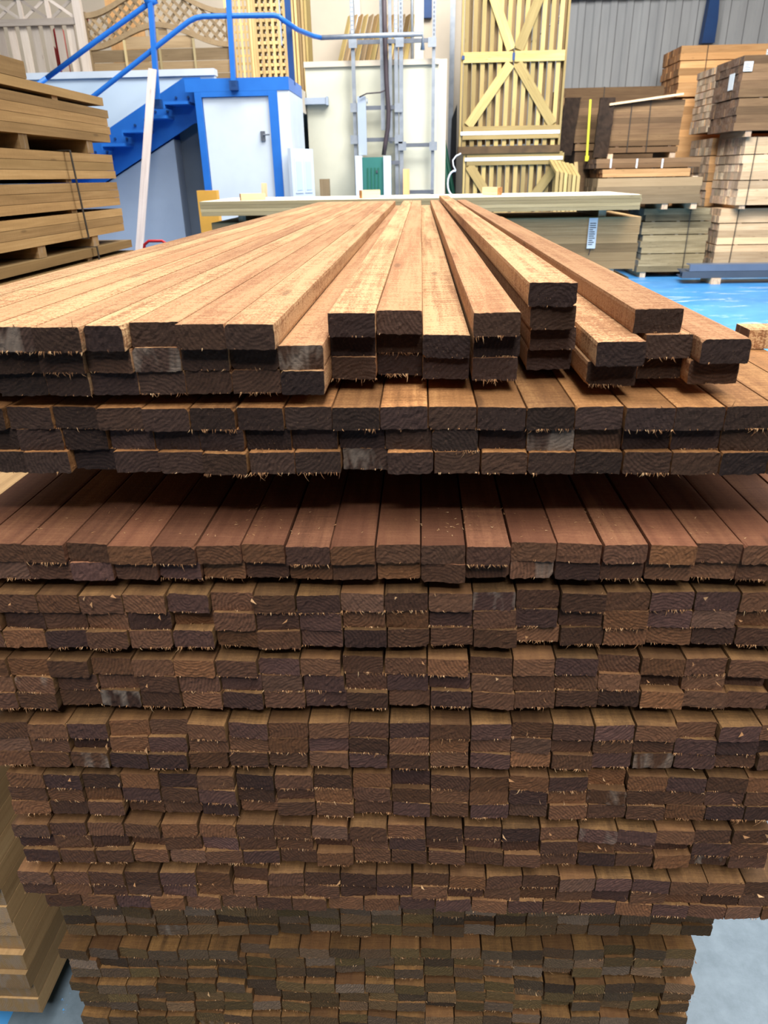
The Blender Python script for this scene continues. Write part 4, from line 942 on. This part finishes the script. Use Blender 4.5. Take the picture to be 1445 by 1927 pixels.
# square trellis panels
def trellis(xa, xb, Y, px, pz, wb, label, zt_=4.1, mt='trellis', lean=0.):
    x0, x1 = atY(xa, 100, Y).x, atY(xb, 100, Y).x
    t = thing('trellis_panel', ((x0 + x1) / 2, Y, MZ), label, 'trellis', 'trellis panels stood upright upstairs')
    n = max(2, round((x1 - x0) / px)); b = MB()
    for i in range(n + 1):
        x_ = x0 + (x1 - x0 - wb) * i / n; b.box(x_, x_ + wb, Y - .014, Y - .001, MZ + .002, zt_, 0, 0, 'z')
    b.build('upright_battens', [mt], t)
    b = MB(); z = MZ + .03
    while z < zt_ - .03: b.box(x0, x1, Y, Y + .013, z, z + wb, 0, 0, 'x'); z += pz
    b.build('cross_battens', [mt], t)
    b = MB(); b.box(x0 - .03, x0, Y - .02, Y + .025, MZ + .001, zt_ + .02, 0, 0, 'z'); b.box(x1, x1 + .03, Y - .02, Y + .025, MZ + .001, zt_ + .02, 0, 0, 'z'); b.build('edge_frame', [mt], t)
trellis(434, 474, 11.0, .056, .088, .026, 'close meshed square trellis panel behind the blue post')
trellis(482, 552, 11.0, .082, .082, .034, 'wider square trellis panel between the blue posts')
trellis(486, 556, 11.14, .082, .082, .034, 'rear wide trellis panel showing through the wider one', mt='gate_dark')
for i, px in enumerate((559, 564, 569, 574)):
    x_ = atY(px, 80, 11.1 + .0 * i).x; b = MB(); b.box(x_, x_ + .03, 11.0 + .05 * i, 11.6, MZ + .001, 4.1, 0, 0, 'z')
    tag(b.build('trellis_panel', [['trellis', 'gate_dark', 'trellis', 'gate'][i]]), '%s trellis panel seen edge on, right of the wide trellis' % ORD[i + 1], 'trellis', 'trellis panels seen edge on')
# orange pallet-like board behind the lattice
a, c = atY(205, 60, 11.6), atY(262, -10, 11.6)
b = MB(); b.box(a.x, c.x, 11.6, 11.64, MZ, c.z + .2); tag(b.build('plywood_sheet', ['orange_side']), 'orange plywood sheet standing behind the arched lattice', 'sheet')
# red items behind the picket panel
for xa, xb, ya, yb_, mt in ((50, 70, 14, 28, 'red'), (82, 88, 14, 24, 'red'), (94, 104, 85, 112, 'red'), (110, 118, 50, 112, 'red')):
    a, c = atY(xa, yb_, 11.3), atY(xb, ya, 11.3); b = MB()
    r_ = (c.x - a.x) / 2
    if yb_ > 100: b.tube([((a.x + c.x) / 2, 11.3, MZ + .001), ((a.x + c.x) / 2, 11.3, c.z - .04), ((a.x + c.x) / 2, 11.3, c.z)], r_, 0, 12, [1, 1, .5]); tag(b.build('extinguisher', 'red', smooth=True), 'red %s cylinder standing behind the grey pickets' % ('short' if ya > 60 else 'tall'), 'fire extinguisher')
    else: b.box(a.x, c.x, 12.96, 12.99, a.z + .2, c.z + .22); tag(b.build('wall_sign', mt), 'small red wall sign behind the crossed fence top, %s' % ('wider left one' if xa < 60 else 'narrow right one'), 'sign')

# leaning pickets on the mezzanine against the far wall
for i in range(13):
    px = 640 + i * 10.2; a = atY(px + 15, 38 if i not in (6,) else 30, 12.2); c = atY(px - 12, 118, 12.2)
    c.z = MZ + .012; d = a - c
    b = MB(); yb_ = 11.6 + .02 * i
    b.bar((c.x, 11.75, MZ + .02), (a.x, 12.6, a.z + .12), .085, .022, 0, (.55, .7, 0), 1)
    tag(b.build('leaning_picket', [['gate', 'fence', 'green_side'][i % 3], 'deck_top']), '%s board from the left leaning in the row against the upper cream wall' % ORD[i + 1], 'board', 'boards leaning against the upper wall')

# ------------------------------------------------------------------ services on the cream wall
YU = 10.28
fr = thing('strut_frame', (atY(740, 200, YU).x, YU, 0), 'galvanised steel strut framework standing in front of the cream wall', 'frame')
def vert(xp, w_, nm='upright', z0=0., mt='steel', Y=YU, dy=.04):
    x_ = atY(xp, 200, Y).x; b = MB(); b.box(x_ - w_ / 2, x_ + w_ / 2, Y, Y + dy, z0, 4.6)
    return b.build(nm, [mt], fr)
def hor(xa, xb, yp, nm='crossbar', h=.045):
    a, c = atY(xa, yp, YU), atY(xb, yp, YU); zz = (a.z + c.z) / 2; b = MB(); b.box(a.x, c.x, YU - .02, YU - .001, zz - h / 2, zz + h / 2); return b.build(nm, ['steeldark'], fr)
for xp, w_ in ((667, .045), (746, .045), (755, .05), (815, .04)):
    u = vert(xp, w_)
    x_ = atY(xp, 200, YU).x; b = MB()
    for k in range(34): zz = 3.1 + k * .045; b.box(x_ - .008, x_ + .008, YU - .002, YU - .0002, zz, zz + .024)
    b.build('slot_row', 'paper' if xp in (667, 746) else 'steeldark', fr)
x_ = atY(734, 100, YU).x; zz = atY(734, 270, YU).z; b = MB(); b.box(x_ - .02, x_ + .02, YU, YU + .04, zz, 4.6); b.build('upright', 'steel', fr)
for xa, xb, yp in ((672, 812, 78), (668, 750, 203), (672, 748, 263), (757, 816, 273), (736, 752, 306), (760, 816, 361)): hor(xa, xb, yp)
for xp, yp in ((667, 203), (667, 263), (750, 203), (750, 262), (757, 275), (664, 82), (752, 80), (815, 275), (813, 80)):
    a = atY(xp, yp, YU); b = MB(); b.box(a.x - .05, a.x + .05, YU - .03, YU - .021, a.z - .05, a.z + .05); b.build('bracket', 'steel', fr)
# conduit bundle: thick sheathed cables down to the cabinet
b = MB(); pts = [atY(722, -40, 10.2), atY(724, 60, 10.2), atY(727, 150, 10.2), atY(731, 210, 10.2), atY(730, 240, 10.2), atY(725, 270, 10.2), atY(722, 292, 10.2)]
b.tube(pts, .028, 0, 10); tag(b.build('power_cable', 'cable', smooth=True), 'thick dark power cable running down into the green cabinet', 'cable')
b = MB(); x_ = atY(720, 120, 10.27).x; b.box(x_ - .03, x_ + .02, 10.25, 10.27, atY(720, 245, 10.25).z, 4.6); tag(b.build('cable_tray', 'steel'), 'slotted steel cable tray running down behind the thick dark cable', 'cable tray')
b = MB(); b.tube([atY(676, 183, 10.2), atY(690, 176, 10.2), atY(715, 174, 10.2), atY(729, 168, 10.2)], .008, 0, 8); tag(b.build('thin_cable', 'cable', smooth=True), 'thin cable looping from the grey trunking to the power cable', 'cable')
a, c = atY(675, 292, 10.23), atY(688, 181, 10.23)
b = MB(); b.box(a.x, c.x, 10.23, 10.27, a.z, c.z); b.tube([(c.x + .01, 10.25, c.z - .05), (c.x + .02, 10.25, c.z - .05)], .03, 0, 10); tag(b.build('trunking', 'greypanel'), 'upright grey metal trunking above the green cabinet', 'trunking')
a, c = atY(553, 197, 10.3), atY(616, 183, 10.3)
b = MB(); b.box(a.x - .05, c.x, 10.3, 10.39, a.z, c.z); b.box(c.x - .02, c.x + .006, 10.29, 10.395, a.z - .01, c.z + .01); tag(b.build('duct_box', 'greypanel'), 'horizontal grey duct stub on the cream wall beside the stair', 'duct')
a, c = atY(668, 293, 10.05), atY(735, 293, 10.05); g0, g1 = atY(681, 293, 10.05).x, atY(721, 293, 10.05).x
t = thing('meter_cabinet', ((a.x + c.x) / 2, 10.05, 0), 'green electrical cabinet between pale side covers below the cables', 'cabinet')
part('cover', 'white', a.x, g0 - .002, 10.05, 10.24, 0, a.z); part('cover', 'white', g1 + .002, c.x, 10.05, 10.24, 0, c.z); part('body', 'green', g0, g1, 10.09, 10.22, .001, a.z - .02)
for k in range(4): part('rib', 'greenpole', g0 + .06 + k * .045, g0 + .075 + k * .045, 10.078, 10.0895, .8, a.z - .14)
part('badge', 'ink', g0 + .17, g0 + .21, 10.08, 10.0895, a.z - .2, a.z - .17)
b = MB(); x_ = atY(667, 50, 12.4).x; b.tube([(x_ + .02, 12.93, MZ), (x_ - .01, 12.93, 4.8)], .045, 0, 12); tag(b.build('drain_pipe', 'paper', smooth=True), 'shiny pale pipe rising on the mezzanine behind the strut frame', 'pipe')
a, c = atY(780, 50, 12.0), atY(797, 50, 12.0)
b = MB(); b.box(a.x, c.x, 12.0, 12.12, MZ, 5); tag(b.build('white_post', 'cream'), 'white square post on the mezzanine with pipe beside it', 'post')
b = MB(); b.tube([(a.x - .03, 11.95, MZ), (a.x - .04, 11.95, 5)], .02, 0, 10)
for zz in (2.95, 4.0): b.tube([(a.x + .04, 11.93, zz), (a.x + .04, 11.995, zz)], .06, 0, 12)
tag(b.build('riser_pipe', 'steel', smooth=True), 'slim grey riser pipe with round clamps beside the white post', 'pipe')
a, c = atY(794, 36, 13.0), atY(813, -30, 13.0)
b = MB(); b.box(a.x, c.x, 12.9, 12.99, a.z, c.z + .3); struct(b.build('trim_6', 'bluedark'))
for i, (xa, xb, ya, mt) in enumerate(((599, 617, 337, 'fence'), (758, 770, 318, 'orange_side'))):
    a, c = atY(xa, ya, 10.0), atY(xb, ya, 10.0); b = MB(); b.box(a.x, c.x, 10.1, 10.2, 0, a.z, 0, 0, 'z')
    tag(b.build('timber_offcut', [mt]), ('brown timber standing upright before the cream wall, left one', 'orange timber standing upright beside the strut frame')[i], 'timber')

# red handled sack truck behind the left edge of the stack
YT = 4.7
a, c = atY(271, 474, YT), atY(318, 462, YT); t = thing('sack_truck', ((a.x + c.x) / 2, YT, 0), 'sack truck with red looped handle behind the left edge of the planks', 'sack truck')
zc_ = atY(294, 460, YT).z
b = MB(); zc_ += .02; b.tube([(a.x, YT - .1, .12), (a.x, YT, zc_ - .06), (a.x + .01, YT, zc_ - .02), (a.x + .04, YT, zc_), (c.x - .04, YT, zc_), (c.x - .01, YT, zc_ - .02), (c.x, YT, zc_ - .06), (c.x, YT - .1, .12)], .009, 0, 10); b.build('handle', 'red', t, smooth=True)
b = MB(); b.box(a.x - .02, c.x + .02, YT - .28, YT - .1, .03, .04); b.build('toe_plate', 'steeldark', t)
for x_ in (a.x - .06, c.x + .03):
    b = MB(); b.tube([(x_, YT - .02, .1), (x_ + .035, YT - .02, .1)], .1, 0, 20); b.build('wheel', 'black', t)
b = MB(); b.tube([(a.x - .06, YT - .02, .1), (c.x + .06, YT - .02, .1)], .01, 0, 8); b.build('axle', 'steel', t)
